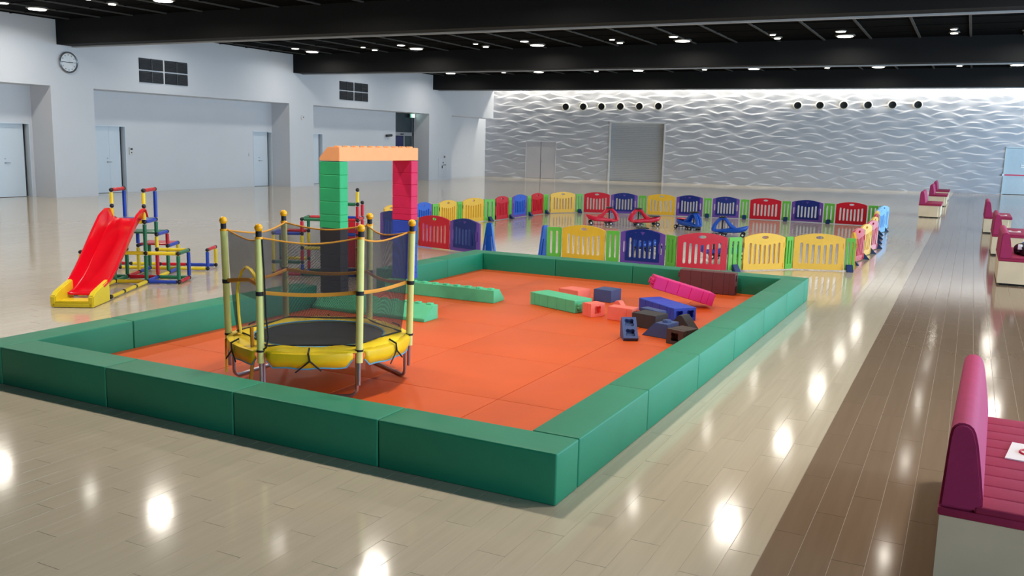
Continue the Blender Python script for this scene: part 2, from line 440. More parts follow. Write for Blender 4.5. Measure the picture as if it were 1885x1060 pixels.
bm = bmesh.new()
for k in range(32): prism(bm, [(0, 0), (0, 0)], 0, 0) if False else box(bm, (s0 + 0.08, 0.2, 0.02 + k * 0.098), (s1 - 0.08, 0.225, 0.02 + k * 0.098 + 0.088), 0.008, 1)
box(bm, (s0 + 0.08, 0.225, 0), (s1 - 0.08, 0.24, h))
mobj('shutter_curtain', bm, SHUT, d)
bm = bmesh.new(); box(bm, (s0, -0.06, 0), (s0 + 0.08, 0.3, h)); box(bm, (s1 - 0.08, -0.06, 0), (s1, 0.3, h)); box(bm, (s0, -0.06, h - 0.06), (s1, 0.3, h + 0.02))
mobj('shutter_frame', bm, mat('shutter_frame_grey', (205, 206, 208), 0.5), d)
d = struct(onwall('door_7'))      # flush double door
s0, s1, h = DRS
for k in range(2):
    B('door_leaf', (s0 + 0.02 + k * (s1 - s0) / 2, -0.02, 0.01), (s0 - 0.01 + (k + 1) * (s1 - s0) / 2, 0.03, h - 0.02), mat('flush_door_grey', (196, 194, 200), 0.5, 0.01), d)
bm = bmesh.new(); box(bm, (s0, -0.045, 0), (s0 + 0.02, 0.3, h + 0.02)); box(bm, (s1 - 0.02, -0.045, 0), (s1, 0.3, h + 0.02)); box(bm, (s0, -0.045, h - 0.02), (s1, 0.3, h + 0.02))
mobj('door_frame', bm, WHITE, d)
bm = bmesh.new(); tube(bm, [((s0 + s1) / 2 + 0.1, -0.06, 0.88), ((s0 + s1) / 2 + 0.1, -0.06, 1.0)], 0.02); mobj('door_handle', bm, ALU, d)
d = struct(onwall('door_8'))      # pale blue door with a red safety stripe
s0, s1, h = DR2
PB = mat('pale_blue_door', (184, 199, 208), 0.35, 0.02)
B('door_leaf', (s0 + 0.06, 0.02, 0.02), (s1, 0.07, h - 0.04), PB, d)
B('red_stripe', (s0 + 0.08, 0.008, 0.92), (s1, 0.019, 0.98), mat('red_tape', (214, 40, 84), 0.5), d)
bm = bmesh.new(); box(bm, (s0, -0.07, 0), (s0 + 0.06, 0.3, h + 0.02)); box(bm, (s0, -0.07, h - 0.03), (s1, 0.3, h + 0.02)); mobj('door_frame', bm, mat('door_frame_blue_grey', (186, 204, 212), 0.4), d)
bm = bmesh.new(); box(bm, (s0 + 0.75, -0.004, 1.32), (s0 + 1.15, 0.018, 1.36)); box(bm, (s0 + 0.75, -0.004, 1.42), (s0 + 1.15, 0.018, 1.46)); mobj('notice_strip', bm, PAPER, d)
B('hinge_post', (s0 - 0.05, -0.1, 0.9), (s0 + 0.02, -0.04, 1.0), ALU, d)

# other walls closing the hall
struct(B('wall_back', (-25.3, YB - 0.3, 0), (WIN_X + 0.3, YB, 5.9), mat('back_wall_grey', (92, 88, 84), 0.7)))
bm = bmesh.new()
yprev = YB
for (y0, y1) in WINDOWS:
    box(bm, (WIN_X, yprev, 0), (WIN_X + 0.3, y0, 5.9)); box(bm, (WIN_X, y0, 0), (WIN_X + 0.3, y1, 0.4)); box(bm, (WIN_X, y0, 4.4), (WIN_X + 0.3, y1, 5.9)); yprev = y1
box(bm, (WIN_X, yprev, 0), (WIN_X + 0.3, 53.2, 5.9))
struct(mobj('wall_right', bm, WHITE))
PANE = mat('window_glass', (196, 220, 236), 0.1, 0.02)
for i, (y0, y1) in enumerate(WINDOWS):
    wd = struct(bpy.data.objects.new('window_%d' % (i + 1), None)); C.objects.link(wd); wd.location = (WIN_X, y0, 0)
    n = 4; st = (y1 - y0) / n
    for k in range(n): B('window_pane', (0.14, k * st + 0.04, 0.46), (0.16, (k + 1) * st - 0.04, 4.34), PANE, wd)
    bm = bmesh.new()
    for k in range(n + 1): box(bm, (0.1, max(0, k * st - 0.04), 0.4), (0.2, min(y1 - y0, k * st + 0.04), 4.4))
    box(bm, (0.1, 0, 0.4), (0.2, y1 - y0, 0.46)); box(bm, (0.1, 0, 4.34), (0.2, y1 - y0, 4.4))
    mobj('window_frame', bm, ALU, wd)

# ceiling, its grid bars and beams
wally = lambda x: WA.y + (x - WA.x) * WD.y / WD.x - 0.75      # ceiling edge, leaving a light slot along the wave wall
bm = bmesh.new()
cl = [(-25.3, YB), (WIN_X + 0.3, YB), (WIN_X + 0.3, wally(WIN_X + 0.3)), (-25.3, wally(-25.3))]
lo = [bm.verts.new((x, y, ZC)) for x, y in cl]; hi = [bm.verts.new((x, y, ZC + 0.25)) for x, y in cl]
bm.faces.new(list(reversed(lo))); bm.faces.new(hi)
for i in range(4): bm.faces.new((lo[i], lo[(i + 1) % 4], hi[(i + 1) % 4], hi[i]))
ceil = struct(mobj('ceiling', bm, BLACKC))
struct(B('ceiling_top', (-25.6, YB, 5.9), (WIN_X + 0.3, 54.0, 6.0), BLACKC))
BEAMS = [7.83, 18.17, 28.51, 38.86, -2.5]
for i, y in enumerate(BEAMS):
    b_ = struct(B('trim_%d' % (i + 1), (XB + 0.002, y, 4.42), (WIN_X, y + 0.58, ZC), BEAMB))
    B('beam_rail', (XB + 0.01, y + 0.50, 4.385), (WIN_X, y + 0.60, 4.42), RAIL, b_)
    B('beam_rail', (XB + 0.01, y + 0.64, 4.47), (WIN_X, y + 0.67, 4.50), RAIL, b_)
me_bar = {}
for (y0, y1) in ((8.5, 18.15), (18.9, 28.5), (29.25, 38.85)):
    for k in range(26):
        x = XB + 0.6 + k * 1.28
        if x > WIN_X - 0.2: continue
        key = round(y1 - y0, 2)
        if key not in me_bar:
            b2 = bmesh.new(); box(b2, (-0.03, 0, -0.03), (0.03, y1 - y0, 0)); me = bpy.data.meshes.new('ceiling_bar'); b2.to_mesh(me); b2.free(); me.materials.append(BARG); me_bar[key] = me
        o = bpy.data.objects.new('ceiling_bar', me_bar[key]); C.objects.link(o); o.parent = ceil; o.location = (x, y0, ZC)
    bm = bmesh.new()
    yy = y0 + 0.6
    while yy < y1 - 0.1: box(bm, (XB, yy - 0.015, ZC - 0.018), (WIN_X, yy + 0.015, ZC)); yy += 1.28
    o = mobj('ceiling_cross_bars', bm, mat('ceiling_cross_dark', (22, 22, 22), 0.8, spec=0.03), ceil); o['kind'] = 'stuff'
# cove strip light washing down the wave wall
cv = area('wave_wall_cove_light', tuple(WA + WD * (WLEN / 2) + WN * 0.34 + Vector((0, 0, 5.62))), (0, 0, 0), WLEN - 0.6, 0.12, 1250.0, (1.0, 0.93, 0.78))
cv.rotation_euler = (R(8), 0, WROT)

# ceiling downlights in view
EMB = emis('lamp_glow', (255, 248, 232), 9.0); EMS = emis('lamp_glow_small', (255, 248, 232), 8.0)
TRIM = mat('lamp_trim_grey', (120, 118, 112), 0.4)
def downlight(x, y, big, label, group):
    t = thing('ceiling_downlight', label, 'light', (x, y, ZC), 0, group)
    r = 0.23 if big else 0.1
    bm = bmesh.new(); lathe(bm, [(r + 0.03, 0), (r + 0.045, -0.035), (r, -0.045), (r - 0.01, -0.03)], n=18); mobj('trim_ring', bm, TRIM, t, smooth=True)
    bm = bmesh.new(); lathe(bm, [(r - 0.012, -0.05), (r * 0.9, -0.062)], n=18); mobj('lamp_lens', bm, EMB if big else EMS, t)
    area('ceiling_lamp_light', (x, y, ZC - 0.075), (0, 0, 0), 2 * r - 0.04, 0, (60.0 if y < 20 else 42.0) if big else 5.0, LAMP, 'DISK', 165)
    r2 = 0.13 if big else 0.08
    bm = bmesh.new(); lathe(bm, [(r2 + 0.02, -0.002), (r2 + 0.02, -0.03), (r2, -0.03)], c=(0, -0.95 if big else -0.7, 0), n=14); mobj('companion_ring', bm, TRIM, t, smooth=True)
    bm = bmesh.new(); lathe(bm, [(r2, -0.031), (r2 * 0.9, -0.04)], c=(0, -0.95 if big else -0.7, 0), n=14); mobj('companion_lens', bm, EMS, t)
ROWS = [(16.3, 'nearest ceiling bay'), (27.45, 'bay behind the first beam'), (37.5, 'bay behind the second beam')]
for y, nm in ROWS:
    for i, x in enumerate(COLS_BIG): downlight(x, y, True, 'large round downlight in the %s, %s from the left wall' % (nm, ORD[i]), 'large ceiling downlights')
    for i, x in enumerate(COLS_SMALL): downlight(x, y, False, 'small spot downlight in the %s, %s from the left wall' % (nm, ORD[i]), 'small ceiling downlights')

# ================================================================== WALL FITTINGS
def vent(y0, label):
    t = thing('wall_vent', label, 'vent', (XB, y0, 3.56), 0, 'air vents on the left wall')
    for a in range(2):
        for b in range(2):
            ya, za = a * 1.04, b * 0.4
            bm = bmesh.new(); box(bm, (0.002, ya, za), (0.012, ya + 0.97, za + 0.36)); 
            v = mobj('vent_panel', bm, GREYD, t)
            bm = bmesh.new()
            for k in range(9): prism(bm, [(0.012, za + 0.02 + k * 0.037), (0.045, za + 0.005 + k * 0.037), (0.045, za + 0.012 + k * 0.037), (0.012, za + 0.03 + k * 0.037)], ya + 0.01, ya + 0.96)
            box(bm, (0.012, ya + 0.47, za), (0.05, ya + 0.5, za + 0.36))
            mobj('vent_louvre', bm, mat('vent_louvre_grey', (66, 68, 72), 0.5), v)
vent(21.08, 'large dark louvred vent of four panels beside the wall clock')
vent(31.42, 'dark four-panel louvred vent nearer the glass entrance')
ck = thing('wall_clock', 'round silver-rimmed wall clock high on the left wall', 'clock', (XB, 18.5, 3.94))
def disc(bm, r, x0, x1, n=28):
    a = [bm.verts.new((x0, r * math.cos(2 * math.pi * k / n), r * math.sin(2 * math.pi * k / n))) for k in range(n)]
    b = [bm.verts.new((x1, v.co.y, v.co.z)) for v in a]
    bm.faces.new(list(reversed(a))); bm.faces.new(b)
    for k in range(n): bm.faces.new((a[k], a[(k + 1) % n], b[(k + 1) % n], b[k]))
    bmesh.ops.recalc_face_normals(bm, faces=bm.faces)
bm = bmesh.new(); disc(bm, 0.275, 0.003, 0.05); mobj('clock_face', bm, mat('clock_face_white', (222, 226, 230), 0.4), ck)
bm = bmesh.new(); tube(bm, [(0.05, 0.285 * math.cos(k * math.pi / 16), 0.285 * math.sin(k * math.pi / 16)) for k in range(32)], 0.026, 8, True); mobj('clock_rim', bm, mat('clock_rim_silver', (120, 124, 130), 0.25, metal=0.7), ck, smooth=True)
HAND = mat('clock_hand_black', (40, 42, 46), 0.4)
T('clock_hand', [(0.058, 0, 0), (0.058, 0.15, 0.008)], 0.012, HAND, ck, 6); T('clock_hand', [(0.062, 0.05, -0.002), (0.062, -0.24, 0.01)], 0.008, HAND, ck, 6)
bm = bmesh.new()
for k in range(12):
    a = k * math.pi / 6; box(bm, (0.05, 0.215 * math.cos(a) - 0.018, 0.215 * math.sin(a) - 0.018), (0.054, 0.215 * math.cos(a) + 0.018, 0.215 * math.sin(a) + 0.018))
mobj('hour_marks', bm, mat('hour_mark_grey', (150, 154, 160), 0.5), ck)
ph = thing('wall_phone', 'small intercom panel on the left wall beside a double door', 'intercom', (XW, 21.4, 1.24))
B('intercom_case', (0.001, -0.07, 0), (0.045, 0.07, 0.24), mat('intercom_white', (215, 215, 212), 0.4), ph, 0.008)
B('intercom_screen', (0.046, -0.045, 0.15), (0.049, 0.045, 0.21), BLKP, ph); B('intercom_button', (0.046, -0.02, 0.05), (0.052, 0.02, 0.09), GREYD, ph, 0.003)
o = tag(B('wall_switch', (XW + 0.001, 26.9, 1.18), (XW + 0.015, 26.98, 1.3), mat('switch_white', (205, 206, 210), 0.4), None, 0.004), 'small white light switch on the wall left of a door', 'switch')
bm = bmesh.new(); disc(bm, 0.09, 0.002, 0.05, 16); o = mobj('wall_detector', bm, mat('alarm_white', (214, 215, 218), 0.4), None, loc=(XB, 29.0, 2.72)); tag(o, 'small white round detector on the middle column', 'detector')
bm = bmesh.new(); ball(bm, (0.03, 0.0, 0.02), 0.018); ball(bm, (0.0, 0, 0), 0.01); mobj('detector_lens', bm, GREYD, o, loc=(0.055, 0, 0))
cm = thing('wall_camera', 'small grey wall fixture left of the glass entrance', 'wall fixture', (XW, 36.35, 2.12))
B('bracket', (0.001, -0.03, 0), (0.14, 0.03, 0.04), GREYD, cm, 0.005); bm = bmesh.new(); tube(bm, [(0.1, -0.3, -0.0), (0.1, 0.12, 0.03)], 0.06, 10); mobj('housing', bm, GREYD, cm, smooth=True)
hy = thing('hydrant_cabinet', 'white hydrant cabinet door with dark fittings on the far column', 'cabinet', (XB, 39.45, 0.1))
B('cabinet_door', (0.001, 0, 0), (0.02, 0.75, 0.95), WHITE, hy, 0.004); B('latch', (0.021, 0.3, 0.48), (0.04, 0.36, 0.62), GREYD, hy, 0.004); B('latch', (0.021, 0.38, 0.72), (0.04, 0.44, 0.8), GREYD, hy, 0.004)
B('alarm_lamp', (0.001, 0.52, 1.0), (0.05, 0.60, 1.1), mat('alarm_red_grey', (150, 110, 112), 0.4), hy, 0.01); B('name_plate', (0.021, 0.42, 0.62), (0.024, 0.72, 0.66), GREYD, hy)
# jet nozzles on the wave wall
for k, s in enumerate([4.65, 5.63, 6.64, 7.68, 8.71, 9.73, 16.86, 17.95, 19.1, 20.25, 21.4, 22.58]):
    z = 3.97 + (s - 4.65) * 0.0175
    g = 'left' if k < 6 else 'right'
    t = thing('air_nozzle', 'round black air nozzle with white ring, %s of the %s six on the wave wall' % (ORD[k % 6], g), 'air nozzle', WA + WD * s + WN * 0.082 + Vector((0, 0, z)), WROT, 'air nozzles on the wave wall')
    bm = bmesh.new(); pr = [(0.18, 0.0), (0.235, 0.0), (0.225, -0.1), (0.18, -0.115), (0.175, -0.02)]
    n = 20; rings = [[bm.verts.new((r * math.cos(2 * math.pi * q / n), y, r * math.sin(2 * math.pi * q / n))) for q in range(n)] for r, y in pr]
    for a, b in zip(rings, rings[1:]):
        for q in range(n): bm.faces.new((a[q], a[(q + 1) % n], b[(q + 1) % n], b[q]))
    bmesh.ops.recalc_face_normals(bm, faces=bm.faces); mobj('nozzle_ring', bm, mat('nozzle_white', (232, 230, 222), 0.4), t, smooth=True)
    bm = bmesh.new(); vv = [bm.verts.new((0.182 * math.cos(2 * math.pi * q / n), -0.09, 0.182 * math.sin(2 * math.pi * q / n))) for q in range(n)]; c0 = bm.verts.new((0, -0.06, 0))
    for q in range(n): bm.faces.new((vv[q], vv[(q + 1) % n], c0))
    mobj('nozzle_throat', bm, mat('nozzle_black', (8, 8, 9), 0.6), t)

# ================================================================== SOFT PLAY PEN
MA = R(-0.56)
pen = lambda p, q, z=0.0: Vector((-1.81 + p * math.cos(MA) - q * math.sin(MA), 4.205 + p * math.sin(MA) + q * math.cos(MA), z))
BH, BT, DEP, WID = 0.291, 0.30, 7.79, 4.92
def padbox(name, p0, p1, q0, q1, h, m, bev, label, cat, group, z0=0.0):
    bm = bmesh.new(); g = 0.0025
    sx, sy = (p1 - p0) / 2 - g, (q1 - q0) / 2 - g
    box(bm, (-sx, -sy, 0), (sx, sy, h), bev, 3)
    o = mobj(name, bm, m, None, smooth=True, loc=pen((p0 + p1) / 2, (q0 + q1) / 2, z0), rotz=MA)
    tag(o, label, cat, group); return o
GP = 'green border blocks round the mat'
fj = [-4.62, -3.47, -2.28, -1.15, 0.0]
for i in range(4):
    padbox('border_block', fj[i], fj[i + 1], 0, BT, BH, GREENV, 0.012, 'green vinyl border block in the front row, %s' % ['leftmost of the four', 'second from the left', 'third from the left', 'rightmost with the nearest corner'][i], 'border block', GP)
rj = [0.305, 1.49, 2.71, 3.89, 5.13, 6.35, 7.49]
for i in range(6):
    padbox('border_block', -BT, 0, rj[i], rj[i + 1], BH, GREENV, 0.012, 'green vinyl border block on the right side, %s from the near corner' % ORD[i], 'border block', GP)
bj = [-4.62, -3.44, -2.28, -1.14, 0.0]
for i in range(4):
    padbox('border_block', bj[i], bj[i + 1], 7.49, DEP, BH, GREENV, 0.012, 'green vinyl border block in the back row, %s from the left' % ORD[i], 'border block', GP)
for i, (a, b) in enumerate([(0, 1.22), (1.22, 2.46), (2.46, 3.70)]):
    padbox('border_block', -WID, -4.62, a, b, BH, GREENV, 0.012, 'green vinyl border block on the left side before the foam arch, %s from the front' % ORD[i], 'border block', GP)
for i, (a, b) in enumerate([(5.22, 6.5), (6.5, DEP)]):
    padbox('border_block', -WID, -4.62, a, b, BH, GREENV, 0.012, 'green vinyl border block on the left side beyond the foam arch, %s' % ['next to the arch', 'at the far corner'][i], 'border block', GP)
pe = [-4.62, -3.47, -2.28, -1.15, -0.30]; qe = [0.30, 1.49, 2.71, 3.89, 5.13, 6.35, 7.49]
for j in range(6):
    for i in range(4):
        padbox('floor_mat', pe[i], pe[i + 1], qe[j], qe[j + 1], 0.05, ORANGEV, 0.004, 'orange vinyl floor mat, row %s from the front, %s from the left' % (ORD[j], ORD[i]), 'mat', 'orange mats inside the border')
ZM = 0.0505

# ---------------------------------------------------------------- foam building blocks
U = 0.145
def stud_ring(bm, cx, cy, r, h, z):
    # petal-shaped stud: four round lobes
    for a in range(4):
        x, y = cx + r * 0.5 * math.cos(R(45 + 90 * a)), cy + r * 0.5 * math.sin(R(45 + 90 * a))
        lathe(bm, [(r * 0.55, z), (r * 0.55, z + h * 0.7), (r * 0.42, z + h)], c=(x, y, 0), n=8)
def petal(cx, cz, r=0.047, n=24):
    return [(cx + (r + 0.009 * math.cos(8 * math.pi * k / n + math.pi)) * math.cos(2 * math.pi * k / n), cz + (r + 0.009 * math.cos(8 * math.pi * k / n + math.pi)) * math.sin(2 * math.pi * k / n)) for k in range(n)]
def sockplate(m, parent, outer, centres, t, origin, nrm, xdir, r=0.047):
    bm = plate(outer, [petal(a, b, r) for a, b in centres], t, t / 2)
    X, N_ = Vector(xdir).normalized(), Vector(nrm).normalized(); Yv = -N_; Zv = X.cross(Yv)
    Mx = Matrix((X, Yv, Zv)).transposed().to_4x4(); Mx.translation = Vector(origin)
    bm.transform(Mx); bmesh.ops.recalc_face_normals(bm, faces=bm.faces)
    return mobj('socket_face', bm, m, parent)
def longblock(name, m, label, units=5, studs=True, group='foam building blocks'):
    """block lying along local X, cross-section 0.28 (Y) x 0.145 (Z), studs at +X end, sockets at -X end"""
    t = thing(name, label, 'foam block', group=group)
    L = units * U
    bm = bmesh.new()
    for k in range(units): box(bm, (k * U if k else 0.07, -0.14, 0), ((k + 1) * U, 0.14, U), 0.006, 1)
    mobj('body', bm, m, t)
    if studs:
        for sy in (-0.07, 0.07):
            b2 = bmesh.new(); stud_ring(b2, 0, 0, 0.042, 0.028, 0)
            bmesh.ops.rotate(b2, verts=b2.verts, cent=(0, 0, 0), matrix=Matrix.Rotation(R(90), 3, 'Y'))
            bmesh.ops.translate(b2, verts=b2.verts, vec=(L, sy, U / 2)); mobj('stud', b2, m, t, smooth=True)
    sockplate(m, t, [(-0.139, 0.001), (0.139, 0.001), (0.139, U - 0.001), (-0.139, U - 0.001)], [(-0.07, U / 2), (0.07, U / 2)], 0.07, (0, 0, 0), (-1, 0, 0), (0, -1, 0))
    return t
def orient(t, p, fwd, upv):
    f = Vector(fwd).normalized(); u = Vector(upv); u = (u - f * u.dot(f)).normalized(); s = u.cross(f)
    Mx = Matrix((f, s, u)).transposed().to_4x4(); Mx.translation = p; t.matrix_world = Mx
    return t
def beamblock(name, m, label, n, chamfer, flip):
    """long chamfered beam, local X length, studs on top"""
    t = thing(name, label, 'foam beam', group='chamfered foam beams')
    L = n; h = 0.15; wd = 0.27
    pr = [(-wd / 2, 0), (wd / 2, 0), (wd / 2, h), (-wd / 2 + chamfer, h), (-wd / 2, 0.033)]
    if flip: pr = [(-x, z) for x, z in reversed(pr)]
    bm = bmesh.new(); prism(bm, pr, 0, L, 0.004)
    bmesh.ops.rotate(bm, verts=bm.verts, cent=(0, 0, 0), matrix=Matrix.Rotation(R(-90), 3, 'Z')); mobj('body', bm, m, t)
    k = int(L / U)
    cy = (wd / 2 - (wd - chamfer) / 2) * (1 if flip else -1)
    for i in range(k):
        b2 = bmesh.new(); stud_ring(b2, 0, 0, 0.04, 0.016, 0); bmesh.ops.translate(b2, verts=b2.verts, vec=((i + 0.5) * L / k, cy, h)); mobj('stud', b2, m, t, smooth=True)
    return t
def hide_under(t, x0, x1):
    for ch in list(t.children):
        if ch.name.startswith('stud'):
            c = sum((Vector(v.co) for v in ch.data.vertices), Vector()) / len(ch.data.vertices)
            if x0 <= c.x <= x1: bpy.data.objects.remove(ch)
b1 = beamblock('foam_beam', FMINT, 'mint foam beam with sloped side facing the trampoline, under the green pillar', 1.46, 0.19, True)
b1.location = (-6.375, 7.965, ZM); b1.rotation_euler = (0, 0, R(0)); hide_under(b1, -0.1, 0.30)
b2_ = beamblock('foam_beam', FMINT, 'mint foam beam with upright side in front, under the blue pillar', 1.53, 0.12, False)
b2_.location = (-6.375, 9.365, ZM); hide_under(b2_, -0.1, 0.30)
ZP = ZM + 0.155
def pillar(y, m1, m2, l1, l2):
    a = longblock('foam_block', m2, l2, studs=False, group='foam arch pillars'); orient(a, (-6.24, y, ZP), (0, 0, 1), (0, -1, 0))
    b = longblock('foam_block', m1, l1, studs=False, group='foam arch pillars'); orient(b, (-6.24, y, ZP + 5 * U + 0.006), (0, 0, 1), (0, -1, 0))
pillar(8.13, FGREEN, FBLACK, 'bright green upright foam block, upper half of the left arch pillar', 'charcoal upright foam block, lower half of the left arch pillar')
pillar(9.545, FCRIM, FBLUE, 'crimson pink upright foam block, upper half of the right arch pillar', 'blue upright foam block, lower half of the right arch pillar')
ob = beamblock('foam_beam', FORAN, 'peach orange foam beam lying across the two arch pillars', 1.575, 0.115, False)
orient(ob, (-6.24, 7.98, ZP + 10 * U + 0.012), (0, 1, 0), (0, 0, 1))
for ch in ob.children: pass

# blocks scattered on the mat
def yawdir(a): return (math.cos(R(a)), math.sin(R(a)), 0)
g_ = longblock('foam_block', FMINT, 'mint green foam block lying alone left of the heap'); orient(g_, (-4.42, 9.58, ZM), yawdir(-22), (0, 0, 1))
MATS['fg2'] = FGREEN
br = longblock('foam_block', FBROWN, 'dark brown foam block standing on its edge against the back border'); orient(br, (-2.56, 11.47, ZM + 0.142), (-1, 0.0, 0), (0, 1, 0))
bl = longblock('foam_block', FBLUE, 'blue foam block lying under the pink block'); orient(bl, (-2.62, 9.44, ZM), (-0.56, 0.47, 0), (0, 0, 1))
pk = longblock('foam_block', FPINK, 'magenta foam block leaning with one end raised on the blue block'); orient(pk, (-2.62, 10.46, ZM + 0.03), (-0.60, -0.30, 0.19), (0.15, 0.1, 1))
def wedge(name, m, label, poly, wd, p, rot, sock=None):
    t = thing(name, label, 'foam block', group='small foam wedges and cubes')
    if sock == 'end':            # open socket in the +X end
        xm = max(x for x, z in poly); poly = [(x - 0.06 if x > xm - 0.001 else x, z) for x, z in poly]
        sockplate(m, t, [(-wd / 2 + 0.001, 0.001), (wd / 2 - 0.001, 0.001), (wd / 2 - 0.001, U - 0.001), (-wd / 2 + 0.001, U - 0.001)], [(0, U / 2)], 0.0605, (xm, 0, 0), (1, 0, 0), (0, 1, 0))
    elif sock == 'start':        # open socket in the -X end
        poly = [(x + 0.06 if x < 0.001 else x, z) for x, z in poly]
        sockplate(m, t, [(-wd / 2 + 0.001, 0.001), (wd / 2 - 0.001, 0.001), (wd / 2 - 0.001, U - 0.001), (-wd / 2 + 0.001, U - 0.001)], [(0, U / 2)], 0.0605, (0, 0, 0), (-1, 0, 0), (0, -1, 0))
    elif sock == 'slope':        # two sockets in the slanting face
        sockplate(m, t, [(-wd / 2 + 0.001, 0), (wd / 2 - 0.001, 0), (wd / 2 - 0.001, 0.26), (-wd / 2 + 0.001, 0.26)], [(0, 0.068), (0, 0.192)], 0.045, (0.245, 0, 0.03), (0.654, 0, 0.756), (0, 1, 0))
    bm = bmesh.new(); prism(bm, poly, -wd / 2, wd / 2, 0.004); mobj('body', bm, m, t)
    t.location = p; t.rotation_euler = tuple(R(a) for a in rot)
    return t
sq = [(0, 0), (U, 0), (U, U), (0, U)]
sq2 = [(0, 0), (2 * U, 0), (2 * U, U), (0, U)]
tri = [(0, 0), (2 * U, 0), (U * 1.15, U), (U * 0.85, U)]
trap = [(0, 0), (2 * U, 0), (2 * U, U), (U, U)]
rt_ = [(0, 0), (U, 0), (0, U)]
wedge('foam_cube', FSALM, 'two-unit salmon foam block in front of the heap', sq2, 0.16, (-3.36, 9.14, ZM), (0, 0, -6), 'end')
wedge('foam_wedge', FSALM, 'salmon foam wedge with open socket touching the mint green block', [(0, 0), (U, 0), (U, U), (0, U)], 0.2, (-3.64, 9.22, ZM), (0, 0, -28), 'end')
wedge('foam_wedge', FSALM, 'salmon foam triangle showing only its peak behind the heap', tri, 0.08, (-3.52, 9.52, ZM), (0, 0, -20))
wedge('foam_cube', FSALM, 'salmon foam block behind the mint green block, farthest back', sq2, 0.26, (-4.28, 10.02, ZM), (0, 0, -14))
wedge('foam_cube', FSLATE, 'slate blue foam block at the back of the heap beside salmon one', [(0, 0), (0.24, 0), (0.24, U), (0, U)], 0.26, (-3.92, 10.22, ZM), (0, 0, -8))
wedge('foam_wedge', FSLATE, 'slate blue foam wedge tipped up with two sockets facing the camera', [(0, 0), (0.212, 0), (0.021, 0.165), (0, 0.15)], 0.145, (-2.89, 8.36, ZM), (0, 0, -62), 'slope')
w5 = wedge('foam_wedge', FSLATE, 'slate blue foam wedge with a stud on top beside the right border', trap, 0.22, (-2.76, 8.60, ZM), (0, 0, -14))
bm = bmesh.new(); stud_ring(bm, 0, 0, 0.042, 0.026, 0); mobj('stud', bm, FSLATE, w5, smooth=True, loc=(1.5 * U, 0, U))
wedge('foam_cube', FBLACK, 'charcoal foam block in the middle of the heap', sq2, 0.24, (-2.99, 8.98, ZM), (0, 0, -16))
wedge('foam_wedge', FBLACK, 'charcoal foam wedge against the blue block', tri, 0.15, (-2.66, 9.08, ZM), (0, 0, -16))
wedge('foam_cube', FSLATE, 'slate blue foam block wedged between charcoal and blue ones', sq2, 0.12, (-3.02, 9.25, ZM), (0, 0, -30))
wedge('foam_cube', mat('foam_dark_brown', (74, 60, 56), 0.65, 0.06, 8, bump=0.1, bscale=90), 'dark brown foam block with socket half hidden by the right border', [(0, 0), (0.24, 0), (0.24, U), (0, U)], 0.2, (-2.37, 8.22, ZM), (0, 0, 68), 'start')

# ================================================================== TRAMPOLINE
TC = Vector((-4.42, 5.52, 0))
tr = thing('trampoline', 'small yellow padded trampoline with net enclosure on the orange mat', 'trampoline', (TC.x, TC.y, ZM))
HEX = [R(212 + 60 * k) for k in range(6)]
TOPS = [Vector(p) for p in ((-4.98, 5.08), (-4.40, 4.84), (-3.86, 5.31), (-3.78, 5.86), (-4.38, 6.13), (-5.14, 5.95))]
Rb = 0.69
bot = [Vector((Rb * math.cos(a), Rb * math.sin(a))) for a in HEX]
top = [t - TC.to_2d() for t in TOPS]
top = [t * 0.65 + b * 0.35 for t, b in zip(top, bot)]
zt, zb = 1.15, 0.265       # foam sleeve
pt = lambda k, z: Vector((*(bot[k].lerp(top[k], (z - 0.15) / 1.1)), z))
for k in range(6):
    P_ = T('pole', [pt(k, zb), pt(k, zt)], 0.026, FOAMY, tr, 12)
    bm = bmesh.new(); ball(bm, pt(k, zt + 0.078), 0.03); tube(bm, [pt(k, zt), pt(k, zt + 0.016)], 0.0275, 12); mobj('pole_cap', bm, ORY, P_, smooth=True)
    T('top_strap', [pt(k, zt + 0.012), pt(k, zt + 0.055)], 0.021, BLACKF, P_, 10)
    T('middle_strap', [pt(k, 0.75), pt(k, 0.78)], 0.0285, BLACKF, P_, 12)
    T('lower_strap', [pt(k, 0.345), pt(k, 0.36)], 0.029, BLACKF, P_, 12)
    T('pole_tube', [pt(k, 0.10), pt(k, zb)], 0.014, STEEL, P_, 8)
for a, b in ((1, 2), (3, 4), (5, 0)):
    ia, ib = bot[a] * 0.955, bot[b] * 0.955
    A0, B0 = Vector((*ia, 0)), Vector((*ib, 0)); dd = (B0 - A0).normalized()
    zl = 0.014
    pts = [A0 + Vector((0, 0, 0.325)), A0 + Vector((0, 0, 0.07))]
    for q in range(1, 5): 
        an = R(90 * q / 4); pts.append(A0 + dd * (0.055 * (1 - math.cos(an))) + Vector((0, 0, 0.07 - (0.07 - zl) * math.sin(an))))
    for q in range(4, 0, -1):
        an = R(90 * q / 4); pts.append(B0 - dd * (0.055 * (1 - math.cos(an))) + Vector((0, 0, 0.07 - (0.07 - zl) * math.sin(an))))
    pts += [B0 + Vector((0, 0, 0.07)), B0 + Vector((0, 0, 0.325))]
    T('leg', pts, 0.0125, STEEL, tr, 8)
def hexr(ang, rc):   # rounded hexagon radius
    a = (ang - HEX[0]) % R(60) - R(30)
    return rc * (0.55 * math.cos(R(30)) / math.cos(a) + 0.45)
N = 72
T('frame_ring', [Vector((0.62 * math.cos(2 * math.pi * k / 48), 0.62 * math.sin(2 * math.pi * k / 48), 0.332)) for k in range(48)], 0.0125, STEEL, tr, 8, True)
bm = bmesh.new()
cen = bm.verts.new((0, 0, 0.338)); ring = [bm.verts.new((0.50 * math.cos(2 * math.pi * k / N), 0.50 * math.sin(2 * math.pi * k / N), 0.344)) for k in range(N)]
